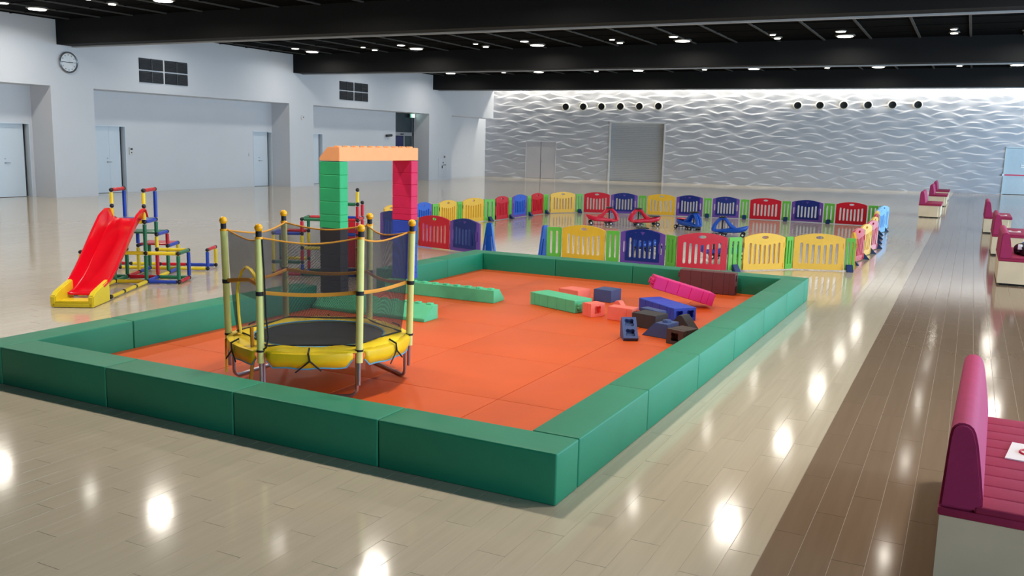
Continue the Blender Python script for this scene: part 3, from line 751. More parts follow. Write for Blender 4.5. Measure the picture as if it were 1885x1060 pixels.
for k in range(N): bm.faces.new((cen, ring[k], ring[(k + 1) % N]))
mobj('jumping_mat', bm, JUMP, tr, smooth=True)
bm = bmesh.new()    # padded ring
prof = lambda ang: [(0.495, 0.349), (0.51, 0.364), (0.57, 0.374), (0.63, 0.368), (hexr(ang, 0.70), 0.352), (hexr(ang, 0.70), 0.34), (0.6, 0.346), (0.5, 0.342)]
rings = []
for k in range(N):
    a = 2 * math.pi * k / N; wob = 0.004 * math.sin(a * 9 + 1) + 0.003 * math.sin(a * 17)
    rings.append([bm.verts.new((r * math.cos(a), r * math.sin(a), z + wob)) for r, z in prof(a)])
for k in range(N):
    A_, B_ = rings[k], rings[(k + 1) % N]
    for j in range(len(A_)): bm.faces.new((A_[j], A_[(j + 1) % len(A_)], B_[(j + 1) % len(A_)], B_[j]))
bmesh.ops.recalc_face_normals(bm, faces=bm.faces)
pad = mobj('safety_pad', bm, PADY, tr, smooth=True)
T('inner_piping', [Vector((0.497 * math.cos(2 * math.pi * k / N), 0.497 * math.sin(2 * math.pi * k / N), 0.357)) for k in range(N)], 0.006, PIPEB, pad, 6, True)
for k in range(6):      # hanging skirt flaps between the poles
    bm = bmesh.new(); n = 14; va, vb, vc, vd, edge = [], [], [], [], []
    a0, a1 = HEX[k] + R(4), HEX[k] + R(56)
    for i in range(n + 1):
        f = i / n; a = a0 + (a1 - a0) * f; r = hexr(a, 0.69)
        drop = 0.115 + 0.004 * math.sin(f * math.pi * 5 + k) - (0.05 if i in (0, n) else 0.0)
        bulge = 0.02 * math.sin(f * math.pi)
        z1 = 0.355 - drop
        va.append(bm.verts.new(((r - 0.012) * math.cos(a), (r - 0.012) * math.sin(a), 0.359)))
        vb.append(bm.verts.new(((r + 0.022 + bulge) * math.cos(a), (r + 0.022 + bulge) * math.sin(a), 0.344)))
        vc.append(bm.verts.new(((r + 0.028 + bulge) * math.cos(a), (r + 0.028 + bulge) * math.sin(a), (0.344 + z1) / 2)))
        vd.append(bm.verts.new(((r + 0.012 + bulge) * math.cos(a), (r + 0.012 + bulge) * math.sin(a), z1)))
        edge.append(Vector(vd[-1].co))
    for u_, v_ in ((va, vb), (vb, vc), (vc, vd)):
        for i in range(n): bm.faces.new((u_[i], v_[i], v_[i + 1], u_[i + 1]))
    sk = mobj('pad_skirt', bm, PADY, pad, smooth=True)
    sm = sk.modifiers.new('thick', 'SOLIDIFY'); sm.thickness = 0.008
    pass
    T('skirt_piping', [Vector((*(e.to_2d()), e.z)) for e in [Vector(va[0].co) if False else edge[0]] + edge[1:]] if False else edge, 0.0055, PIPEB, sk, 6) if True else None
    am = (a0 + a1) / 2; r = hexr(am, 0.69) + 0.056
    c_, s_ = math.cos(am), math.sin(am)
    bm = bmesh.new()
    base = Vector((r * c_, r * s_, 0.355)); tn = Vector((-s_, c_, 0))
    tube(bm, [base + Vector((-c_ * 0.06, -s_ * 0.06, 0.025)), base, base + Vector((0, 0, -0.055)) + tn * 0.01], 0.007, 6)
    tube(bm, [base + Vector((0, 0, -0.055)) + tn * 0.01, base + Vector((0.0, 0, -0.125)) + tn * 0.09], 0.006, 6)
    tube(bm, [base + Vector((0, 0, -0.055)) + tn * 0.01, base + Vector((0.01 * c_, 0.01 * s_, -0.135)) - tn * 0.09], 0.006, 6)
    mobj('tie_strap', bm, BLACKF, sk, smooth=True)
# enclosure net: one panel between each pair of poles
for k in range(6):
    k2 = (k + 1) % 6; bm = bmesh.new(); nx, nzz = 14, 12; G = []
    uvl = bm.loops.layers.uv.new('UVMap'); vals = {}
    wdt = (pt(k, 0.7) - pt(k2, 0.7)).length
    for j in range(nzz + 1):
        row_ = []
        for i in range(nx + 1):
            f, h = i / nx, j / nzz
            sag = 0.045 * math.sin(math.pi * f)
            z = 0.376 + h * (zt + 0.005 - sag - 0.376)
            p = pt(k, z).lerp(pt(k2, z), f)
            inn = 0.03 + 0.03 * math.sin(math.pi * f) * (0.35 + 0.65 * h) + (0.035 * (1 - h) ** 3)
            d2 = Vector((p.x, p.y, 0)).normalized(); p = p - d2 * inn
            v = bm.verts.new((p.x, p.y, z)); vals[v] = (f * wdt, z); row_.append(v)
        G.append(row_)
    for j in range(nzz):
        for i in range(nx):
            if k == 0 and j < 5 and 2 <= i <= 11: continue      # doorway in the net
            fc = bm.faces.new((G[j][i], G[j][i + 1], G[j + 1][i + 1], G[j + 1][i]))
            for lp in fc.loops: lp[uvl].uv = vals[lp.vert]
    topl = [Vector(v.co) for v in G[-1]]; midl = [Vector(v.co) for v in G[6]]
    botl = [Vector(v.co) for v in G[0]]
    bmesh.ops.delete(bm, geom=[v for v in bm.verts if not v.link_faces], context='VERTS')
    nt_ = mobj('enclosure_net', bm, NET, tr, smooth=True)
    e0, e1 = pt(k, zt + 0.03), pt(k2, zt + 0.03)
    T('top_cord', [e0] + topl + [e1], 0.0065, ORCORD, nt_, 6)
    if k != 0: T('middle_band', [pt(k, 0.765)] + midl + [pt(k2, 0.765)], 0.0055, ORCORD, nt_, 6, flat=2.8)
    T('bottom_hem', botl, 0.006, BLACKF, nt_, 6)
    if k == 0:
        dm = lambda f, z: (pt(0, z).lerp(pt(1, z), f)) * 0.93 + Vector((0, 0, z * 0.07))
        arch = [dm(0.22, 0.38), dm(0.17, 0.52), dm(0.15, 0.68), dm(0.2, 0.78), dm(0.33, 0.87), dm(0.47, 0.91), dm(0.6, 0.90), dm(0.74, 0.86), dm(0.86, 0.81), dm(0.84, 0.7), dm(0.86, 0.55), dm(0.84, 0.38)]
        T('door_binding', arch, 0.014, PADY, nt_, 6, flat=0.5)
        T('middle_band', [pt(0, 0.77), dm(0.3, 0.80), dm(0.55, 0.82), dm(0.85, 0.80)], 0.0055, ORCORD, nt_, 6, flat=2.8)
        T('hanging_strap', [dm(0.2, 0.39), pt(0, 0.33) * 0.99 + Vector((0.02, -0.06, 0)), Vector((*(bot[0] * 1.02), 0.06)) + Vector((0.03, -0.05, 0))], 0.013, PADY, nt_, 6, flat=0.4)
        q = bot[1] * 1.0
        T('hanging_strap', [dm(0.72, 0.46) * 1.06, Vector((q.x - 0.09, q.y + 0.02, 0.28)), Vector((q.x - 0.12, q.y + 0.02, 0.1)), Vector((q.x - 0.13, q.y + 0.01, 0.03))], 0.014, ORCORD, nt_, 6, flat=0.5)
T('net_pull_cord', [pt(1, zt) + Vector((0.03, 0.0, 0)), pt(1, 0.9) + Vector((0.035, 0.01, 0)), pt(1, 0.6) + Vector((0.045, 0.01, 0)), pt(1, 0.45) + Vector((0.055, 0.02, 0)), pt(1, 0.38) + Vector((0.05, 0, 0)), pt(1, 0.352)], 0.006, BLACKF, tr, 6)

# ================================================================== CLIMBING FRAMES
TR_ = 0.024
COLM = {'y': YEL, 'g': GRN, 'b': BLUE, 'r': RED}
def frame_tubes(t, tubes):
    nodes = set()
    for (a, b, c_) in tubes:
        a, b = Vector(a), Vector(b); dd = (b - a).normalized()
        T('tube', [a + dd * 0.03, b - dd * 0.03], TR_, COLM[c_], t, 10)
        nodes.add(tuple(round(v, 3) for v in a)); nodes.add(tuple(round(v, 3) for v in b))
    bm = bmesh.new()
    for n in nodes:
        g = bmesh.ops.create_uvsphere(bm, u_segments=10, v_segments=6, radius=0.0275)
        for v in g['verts']: v.co += Vector(n)
        for ax in ((0, 0, 1), (0, 0, -1)): pass
    o = mobj('connectors', bm, BLKP, t, smooth=True); o['kind'] = 'stuff'
z0 = 0.032
a, b, c_, d_, e_ = 1.73, 2.15, 2.57, 3.0, 3.41
l, r, Rr = -0.2, 0.2, 0.61
cf = thing('climbing_slide_frame', 'coloured tube climbing frame with red slide and yellow foot at left', 'climbing frame', (-8.70, 6.605, 0), R(29))
Zs = lambda z: z0 if z == 0 else z
tb = []
def ad(p, q, c): tb.append(((p[0], p[1], Zs(p[2])), (q[0], q[1], Zs(q[2])), c))
for s in (l, r):
    ad((s, a, 0), (s, a, .4), 'g'); ad((s, a, .4), (s, a, .8), 'g'); ad((s, a, .8), (s, a, 1.0), 'y'); ad((s, a, 1.0), (s, a, 1.2), 'y')
    ad((s, b, .8), (s, b, 1.2), 'b'); ad((s, a, 1.2), (s, b, 1.2), 'r'); ad((s, a, .8), (s, b, .8), 'b')
    ad((s, b, .6), (s, b, .8), 'g'); ad((s, b, .4), (s, b, .6), 'y' if s == r else 'b'); ad((s, b, 0), (s, b, .4), 'r' if s == r else 'g')
    ad((s, b, .6), (s, c_, .6), 'b'); ad((s, c_, .4), (s, c_, .6), 'r' if s == r else 'b'); ad((s, c_, 0), (s, c_, .4), 'g' if s == r else 'y')
    ad((s, c_, .4), (s, d_, .4), 'b'); ad((s, d_, 0), (s, d_, .4), 'y' if s == r else 'g')
    ad((s, a, 0), (s, b, 0), 'b' if s == r else 'g'); ad((s, b, 0), (s, c_, 0), 'y' if s == r else 'r'); ad((s, c_, 0), (s, d_, 0), 'b')
ad((l, a, .8), (r, a, .8), 'y'); ad((l, b, .8), (r, b, .8), 'b'); ad((l, c_, .6), (r, c_, .6), 'g'); ad((l, d_, .4), (r, d_, .4), 'r')
ad((l, a, .4), (r, a, .4), 'y'); ad((r, a, .4), (Rr, a, .4), 'y'); ad((Rr, a, .4), (Rr, b, .4), 'g'); ad((Rr, a, 0), (Rr, a, .4), 'g'); ad((Rr, b, 0), (Rr, b, .4), 'b'); ad((r, b, .4), (Rr, b, .4), 'y')
ad((r, a, 0), (Rr, a, 0), 'b'); ad((Rr, a, 0), (Rr, b, 0), 'r'); ad((r, b, 0), (Rr, b, 0), 'g'); ad((l, a, 0), (r, a, 0), 'y'); ad((l, b, 0), (r, b, 0), 'r')
ad((l, d_, 0), (r, d_, 0), 'y'); ad((r, d_, 0), (Rr, d_, 0), 'y'); ad((-.62, d_, 0), (l, d_, 0), 'y')
ad((-.62, e_, 0), (l, e_, 0), 'y'); ad((l, e_, 0), (r, e_, 0), 'r'); ad((r, e_, 0), (Rr, e_, 0), 'b')
ad((Rr, d_, 0), (Rr, d_, .3), 'b'); ad((Rr, e_, 0), (Rr, e_, .3), 'y'); ad((Rr, d_, .3), (Rr, e_, .3), 'r')
ad((-.62, a, 0), (l, a, 0), 'r'); ad((-.62, a, 0), (-.62, b, 0), 'b'); ad((-.62, a, 0), (-.62, a, .4), 'y'); ad((-.62, a, .4), (l, a, .4), 'r'); ad((-.62, b, 0), (-.62, b, .4), 'b'); ad((-.62, a, .4), (-.62, b, .4), 'y'); ad((-.62, b, .4), (l, b, .4), 'b'); ad((-.62, b, 0), (l, b, 0), 'g')
ad((-1.02, d_, 0), (-1.02, d_, .3), 'g'); ad((-1.02, e_, 0), (-1.02, e_, .3), 'y'); ad((-1.02, d_, .3), (-1.02, e_, .3), 'b'); ad((-1.02, d_, 0), (-.62, d_, 0), 'b'); ad((-1.02, e_, 0), (-.62, e_, 0), 'r'); ad((-1.02, d_, .3), (-.62, d_, .3), 'b'); ad((-.62, d_, 0), (-.62, d_, .3), 'g')
ad((0.2, 0.56, 0), (0.2, 0.95, 0), 'y'); ad((0.2, 0.95, 0), (0.2, 1.34, 0), 'y'); ad((0.2, 1.34, 0), (r, a, 0), 'y')
ad((-0.2, 0.56, 0), (-0.2, 1.15, 0), 'y'); ad((-0.2, 1.15, 0), (l, a, 0), 'y')
frame_tubes(cf, tb)
B('platform_board', (l + .01, a + .01, .806), (r - .01, b - .01, .826), BLUE, cf, 0.004)
B('step_board', (l + .01, b + .01, .606), (r - .01, c_ - .01, .626), GRN, cf, 0.004)
B('step_board', (l + .01, c_ + .01, .406), (r - .01, d_ - .01, .426), RED, cf, 0.004)
# slide chute
line = [(1.76, .845, .02), (1.72, .842, .13), (1.64, .815, .17), (1.5, .745, .19), (1.3, .60, .19), (1.1, .46, .18), (.9, .33, .16), (.72, .225, .14), (.55, .15, .12), (.42, .115, .11), (.30, .10, .10)]
bm = bmesh.new(); rows = []
for i, (v, z, wh) in enumerate(line):
    j0, j1 = line[max(0, i - 1)], line[min(len(line) - 1, i + 1)]
    t2 = Vector((j1[0] - j0[0], j1[1] - j0[1])).normalized(); nv = Vector((t2.y, -t2.x))
    if nv.y < 0: nv = -nv
    pr = [(-.24, wh - .012), (-.236, wh), (-.225, wh + .005), (-.215, wh), (-.18, .018), (-.155, 0), (0, -.004), (.155, 0), (.18, .018), (.215, wh), (.225, wh + .005), (.236, wh), (.24, wh - .012)]
    rows.append([bm.verts.new((x, v + nv.x * h, z + nv.y * h)) for x, h in pr])
for A_, B_ in zip(rows, rows[1:]):
    for j in range(len(A_) - 1): bm.faces.new((A_[j], A_[j + 1], B_[j + 1], B_[j]))
ch = mobj('slide_chute', bm, REDS, cf, smooth=True); sm = ch.modifiers.new('thick', 'SOLIDIFY'); sm.thickness = 0.012; sm.offset = 0
bm = bmesh.new()
box(bm, (-.225, 0, .004), (.225, .46, .06), 0.015)
for s in (-1, 1):
    pl = [(0.0, .004), (.46, .004), (.46, .25), (.40, .245), (.08, .175), (.0, .13)]
    b3 = bmesh.new(); prism(b3, pl, -.03, .03, 0.012); bmesh.ops.rotate(b3, verts=b3.verts, cent=(0, 0, 0), matrix=Matrix.Rotation(R(90), 3, 'Z')); bmesh.ops.translate(b3, verts=b3.verts, vec=(s * .205, 0, 0))
    me = bpy.data.meshes.new('tmp'); b3.to_mesh(me); b3.free(); bm.from_mesh(me); bpy.data.meshes.remove(me)
b3 = bmesh.new(); prism(b3, [(-.2, .05), (.2, .05), (.2, .075), (-.2, .075)], 0.0, .05, 0.01); me = bpy.data.meshes.new('tmp'); b3.to_mesh(me); b3.free(); bm.from_mesh(me); bpy.data.meshes.remove(me)
mobj('slide_foot', bm, YEL, cf, smooth=True)

# second climbing frame behind the foam arch
cg = thing('climbing_gym', 'coloured tube climbing frame with steps behind the foam arch', 'climbing frame', (-8.56, 9.70, 0), R(27))
tb = []
D2 = 0.42
for k, (hh, cols) in enumerate([(0.6, ['y', 'g']), (0.8, ['r', 'g'])]):
    pass
u0, u1, u2, u3 = 0.0, 0.40, 0.80, 1.17
for v, cc in ((0.0, 0), (D2, 1)):
    ad((u0, v, 0), (u0, v, .2), 'y' if not cc else 'g'); ad((u0, v, .2), (u0, v, .6), 'y' if not cc else 'g')
    ad((u0, v, .6), (u1, v, .6), 'b' if not cc else 'r'); ad((u0, v, .2), (u1, v, .2), 'g' if not cc else 'y'); ad((u0, v, 0), (u1, v, 0), 'r' if not cc else 'y')
    ad((u1, v, 0), (u1, v, .2), 'b' if not cc else 'r'); ad((u1, v, .2), (u1, v, .4), 'r' if not cc else 'r'); ad((u1, v, .4), (u1, v, .6), 'y' if not cc else 'y'); ad((u1, v, .6), (u1, v, .8), 'r' if not cc else 'g')
    ad((u1, v, .8), (u2, v, .8), 'g' if not cc else 'r'); ad((u1, v, .4), (u2, v, .4), 'y' if not cc else 'g'); ad((u1, v, 0), (u2, v, 0), 'g')
    ad((u2, v, 0), (u2, v, .4), 'g'); ad((u2, v, .4), (u2, v, .8), 'b'); ad((u2, v, .8), (u3, v, .8), 'r' if not cc else 'b'); ad((u2, v, .6), (u3, v, .6), 'b'); ad((u2, v, 0), (u3, v, 0), 'b')
    ad((u3, v, 0), (u3, v, .4), 'r'); ad((u3, v, .4), (u3, v, .8), 'r'); ad((u3, v, .8), (u3, v, 1.02), 'r')
    if not cc: ad((u3, v, 1.02), (u3, v, 1.22), 'y'); ad((u2, v, 1.02), (u3, v, 1.02), 'g'); ad((u2, v, .8), (u2, v, 1.02), 'g')
for u, z, cc in ((u0, 0, 'r'), (u0, .6, 'b'), (u1, .8, 'g'), (u1, 0, 'b'), (u2, .8, 'b'), (u3, .8, 'r'), (u3, 0, 'b')): ad((u, 0, z), (u, D2, z), cc)
frame_tubes(cg, tb)
B('side_panel', (u2 + .03, -.012, .14), (u3 - .03, .012, .575), RED, cg, 0.005); B('side_panel', (u2 + .03, -.012, .625), (u3 - .03, .012, .775), RED, cg, 0.005)
B('base_panel', (u2 + .03, -.012, .05), (u3 - .03, .012, .13), NAVY, cg, 0.004)

# ================================================================== PLAYPEN PANELS
def top_arch(w_, hs, hc, n=10):
    return [(w_ / 2 - w_ * k / n, hs + (hc - hs) * math.sin(math.pi * k / n) ** 0.75) for k in range(n + 1)]
def place(o, p0, p1):
    p0, p1 = Vector(p0), Vector(p1); mid = (p0 + p1) / 2; dd = p1 - p0
    o.location = (mid.x, mid.y, 0.004); o.rotation_euler = (0, 0, math.atan2(dd.y, dd.x))
GRPP = 'coloured playpen fence panels'
def barred(p0, p1, m, label):
    W_ = (Vector(p1) - Vector(p0)).length - 0.012
    outer = [(-W_ / 2, 0.012), (W_ / 2, 0.012)] + top_arch(W_, 0.52, 0.59)
    holes = [ell(0, 0.525, 0.062, 0.026)]
    n = 7; sp = W_ * 0.70
    for k in range(n):
        f = (k - 3) / 3.0; cx = f * sp / 2; sw = sp / n * 0.29
        holes.append(rrect(cx - sw, cx + sw, 0.10, 0.405 + 0.035 * abs(f) ** 1.5, sw * 0.8, 2))
    t = thing('playpen_fence', label, 'fence panel', group=GRPP)
    mobj('panel_board', plate(outer, holes, 0.035), m, t)
    for s in (-1, 1):
        for za in (0.03, 0.36): B('hinge_lug', (s * (W_ / 2 - 0.011) - 0.011, -0.026, za), (s * (W_ / 2 - 0.011) + 0.011, 0.026, za + 0.085), m, t)
    place(t, p0, p1); return t
def gate(p0, p1, label, md=None, mf=None):
    md = md or NAVY; mf = mf or PURP
    W_ = (Vector(p1) - Vector(p0)).length - 0.012
    t = thing('playpen_gate', label, 'gate panel', group=GRPP)
    outer = [(-W_ / 2, 0.012), (W_ / 2, 0.012)] + top_arch(W_, 0.52, 0.585)
    iw = W_ * 0.36
    holes = [rrect(-iw + 0.01, iw - 0.01, 0.085, 0.44, 0.02, 2)]
    for s in (-1, 1): holes.append(rrect(s * W_ * 0.425 - 0.014, s * W_ * 0.425 + 0.014, 0.2, 0.38, 0.01, 2))
    mobj('gate_frame', plate(outer, holes, 0.03), mf, t)
    dw = W_ * 0.385
    do = [(-dw, 0.07), (dw, 0.07), (dw, 0.2), (dw * 0.94, 0.24), (dw * 0.94, 0.36), (dw, 0.40), (dw, 0.53)] + [(dw - 2 * dw * k / 8, 0.53 + 0.062 * math.sin(math.pi * k / 8) ** 0.8) for k in range(1, 8)] + [(-dw, 0.53), (-dw, 0.40), (-dw * 0.94, 0.36), (-dw * 0.94, 0.24), (-dw, 0.2)]
    hl = [[(-0.045, 0.545), (0.0, 0.49), (0.045, 0.545)], ell(-dw * 0.42, 0.53, 0.018, 0.008, 8), ell(-dw * 0.68, 0.505, 0.012, 0.006, 8)]
    for k in range(6):
        f = (k - 2.5) / 2.5; cx = f * dw * 0.72; sw = dw * 0.075
        hl.append(rrect(cx - sw, cx + sw, 0.12, 0.405 + 0.035 * abs(f) ** 1.5, sw * 0.7, 2))
    dr = mobj('gate_door', plate(do, hl, 0.042), md, t)
    place(t, p0, p1); return t
def greenp(p0, p1, label, foot=0, m=None):
    W_ = (Vector(p1) - Vector(p0)).length - 0.01
    t = thing('playpen_fence_link', label, 'fence panel', group='green playpen connector panels')
    hl = [rrect(s * W_ * 0.2 - W_ * 0.075, s * W_ * 0.2 + W_ * 0.075, 0.09, 0.47, W_ * 0.05, 2) for s in (-1, 1)]
    outer = rrect(-W_ / 2, W_ / 2, 0.012, 0.53, 0.012, 2)
    mobj('panel_board', plate(outer, hl, 0.035), m or GRNP, t)
    if foot:
        bm = bmesh.new(); prism(bm, [(0, 0.0), (0.12, 0), (0.02, 0.11), (0, 0.11)], -0.05, 0.05, 0.004)
        bmesh.ops.rotate(bm, verts=bm.verts, cent=(0, 0, 0), matrix=Matrix.Rotation(R(-90 if foot > 0 else 90), 3, 'Z')); bmesh.ops.translate(bm, verts=bm.verts, vec=(0, -0.02 * foot, -0.004))
        mobj('foot', bm, NAVYF, t)
    place(t, p0, p1); return t
def endstand(p, rz, label):
    t = thing('playpen_end_stand', label, 'fence stand', (p[0], p[1], 0.0), rz, 'blue end stands of the playpen')
    outer = [(-0.145, 0.0), (0.145, 0.0), (0.055, 0.52), (0.03, 0.545), (-0.03, 0.545), (-0.055, 0.52)]
    hl = [[(-0.118, 0.04), (-0.075, 0.04), (-0.045, 0.32), (-0.068, 0.32)], [(0.075, 0.04), (0.118, 0.04), (0.068, 0.32), (0.045, 0.32)]]
    mobj('stand_board', plate(outer, hl, 0.04), BLUEL, t)
    bm = bmesh.new(); tube(bm, [(0, 0.04, 0.02), (0, 0.04, 0.5)], 0.018, 8); mobj('stand_post', bm, BLUEL, t)
    return t
# near row, right of the opening
endstand((-6.38, 13.98), R(74), 'dark blue A-shaped end stand right of the playpen opening')
greenp((-6.28, 13.84), (-6.04, 13.92), 'green connector panel in the near playpen row, beside the right end stand')
barred((-6.02, 13.90), (-5.26, 13.92), YELP, 'golden yellow barred panel in the near row, behind the back border')
greenp((-5.24, 13.91), (-5.02, 13.94), 'green connector panel in the near row between yellow panel and gate')
gate((-5.0, 13.93), (-4.24, 13.92), 'navy gate with purple frame in the near row, behind the back border')
greenp((-4.22, 13.91), (-4.03, 13.80), 'green connector panel in the near row between navy gate and red panel')
barred((-4.02, 13.80), (-3.30, 14.12), RED, 'red barred panel in the near row, between two green connectors')
greenp((-3.29, 14.13), (-3.12, 14.30), 'green connector panel in the near row between red and yellow panels', 1)
barred((-3.10, 14.32), (-2.56, 14.86), YELP, 'pale yellow barred panel angled in the near row')
greenp((-2.55, 14.87), (-2.46, 15.00), 'narrow green connector panel between the two right yellow panels')
barred((-2.45, 15.0), (-1.70, 15.30), YELP, 'golden yellow barred panel at the right end of the near row')
greenp((-1.69, 15.32), (-1.55, 15.36), 'green corner panel at the right end of the near row', 1)
# near row, left of the opening
endstand((-7.33, 13.76), R(-12), 'bright blue A-shaped end stand left of the playpen opening')
gate((-8.13, 13.80), (-7.42, 13.60), 'navy gate with purple frame left of the playpen opening')
barred((-8.90, 13.98), (-8.15, 13.82), RED, 'red barred panel left of the playpen opening, beside the pink pillar')
greenp((-9.22, 14.06), (-8.92, 13.99), 'green connector panel hidden behind the pink pillar')
gate((-10.08, 14.46), (-9.24, 14.08), 'navy gate with purple frame behind the blue arch pillar')
# left row, going away
GL = 'green connector panel in the left playpen row, '
LX = -10.58
yy = 14.6
seq = [('y', 15.32, 15.80), ('g', 15.82, 16.08), ('g', 16.20, 16.44), ('b', 16.46, 17.16), ('g', 17.18, 17.44), ('y', 17.46, 18.24), ('g', 18.26, 18.5), ('y', 18.52, 19.55), ('g', 19.57, 19.93), ('r', 19.96, 20.64), ('g', 20.66, 20.84), ('b', 20.86, 21.74), ('g', 21.76, 22.0), ('r', 22.02, 22.76), ('g', 22.78, 23.1)]
gi = 0; cnt = {'y': 0, 'r': 0, 'b': 0}
for i, (k, y0, y1) in enumerate(seq):
    x0 = LX + (0.10 if y0 > 19.9 else -0.02 if y0 > 15 else -0.15); x1 = LX + (0.10 if y1 > 19.9 else -0.02 if y1 > 15 else -0.08)
    if k == 'g': greenp((x0, y0), (x1, y1), GL + ORD[gi] + ' from the near end', 1 if y0 > 19 else 0); gi += 1
    else:
        n = cnt[k]; cnt[k] += 1
        if k == 'y': barred((x0, y0), (x1, y1), YELP, 'yellow barred panel in the left playpen row, %s from the near end' % ORD[n])
        elif k == 'r': barred((x0, y0), (x1, y1), RED, 'red barred panel in the left playpen row, %s from the near end' % ORD[n])
        else: gate((x0, y0), (x1, y1), 'blue gate with lilac frame in the left playpen row, %s from the near end' % ORD[n], BLUEL, PURP)
# far row
fr_ = [('y', (-10.42, 23.12), (-9.98, 23.85), 'pale yellow barred panel at the left end of the far row'),
 ('g', (-9.96, 23.87), (-9.80, 24.02), 'first'), ('r', (-9.78, 24.03), (-9.10, 24.32), 'red barred panel in the far row behind a red wiggle car'),
 ('b', (-9.08, 24.33), (-8.36, 24.58), 'navy gate in the far row, next to the leftmost red panel'), ('g', (-8.34, 24.59), (-8.12, 24.64), 'second'),
 ('y', (-8.10, 24.65), (-7.33, 24.80), 'golden yellow barred panel in the far row'), ('b', (-7.31, 24.81), (-6.58, 24.92), 'navy gate in the far row, right of the golden yellow panel'),
 ('g', (-6.56, 24.93), (-6.35, 24.98), 'third'), ('b', (-6.33, 24.99), (-5.62, 25.16), 'navy gate in the far row between two green connectors, left of a red panel'),
 ('g', (-5.60, 25.17), (-5.37, 25.22), 'fourth'), ('r', (-5.35, 25.22), (-4.53, 25.33), 'red barred panel in the middle right of the far row'),
 ('g', (-4.51, 25.33), (-4.28, 25.34), 'fifth'), ('b', (-4.26, 25.34), (-3.43, 25.28), 'navy gate in the far row between the two right red panels'),
 ('g', (-3.41, 25.28), (-3.13, 25.25), 'sixth'), ('r', (-3.11, 25.25), (-2.33, 25.24), 'red barred panel at the right end of the far row'),
 ('g', (-2.31, 25.24), (-2.06, 25.26), 'seventh')]
for k, p0, p1, lb in fr_:
    if k == 'g': greenp(p0, p1, 'green connector panel in the far playpen row, %s from the left' % lb, 1)
    elif k == 'b': gate(p0, p1, lb)
    else: barred(p0, p1, YELP if k == 'y' else RED, lb)
# right row
rr_ = [('y', (-1.56, 15.42), (-1.69, 16.12)), ('g', (-1.69, 16.14), (-1.70, 16.38)), ('r', (-1.72, 16.42), (-1.60, 17.12)), ('g', (-1.60, 17.14), (-1.66, 17.42)), ('y', (-1.70, 17.46), (-1.58, 18.16)), ('g', (-1.58, 18.2), (-1.64, 18.46)),
 ('r', (-1.70, 18.5), (-1.56, 19.25)), ('g', (-1.56, 19.28), (-1.62, 19.56)), ('y', (-1.72, 19.6), (-1.66, 20.34)), ('g', (-1.66, 20.36), (-1.7, 20.62)), ('r', (-1.76, 20.66), (-1.74, 21.4)), ('g', (-1.74, 21.42), (-1.76, 21.7)), ('y', (-1.84, 21.74), (-1.82, 22.46)), ('g', (-1.82, 22.48), (-1.84, 22.74)), ('b', (-1.92, 22.78), (-1.76, 23.6)), ('g', (-1.76, 23.62), (-1.86, 23.9)), ('l', (-1.96, 23.94), (-1.78, 24.7)), ('g', (-1.78, 24.72), (-2.03, 25.2))]
cnt = {'y': 0, 'r': 0, 'g': 0}
for k, p0, p1 in rr_:
    if k == 'g': greenp(p0, p1, 'green connector panel in the right playpen row, %s from the near corner' % ORD[cnt['g']], 1); cnt['g'] += 1
    elif k == 'l': barred(p0, p1, LBLUE, 'light blue barred panel near the far right playpen corner')
    elif k == 'b': gate(p0, p1, 'light blue gate in the right playpen row near the far corner', LBLUE, LBLUE)
    else: barred(p0, p1, YELP if k == 'y' else RED, '%s barred panel in the right playpen row, %s from the near corner' % ('yellow' if k == 'y' else 'pinkish red', ORD[cnt[k]])); cnt[k] += 1

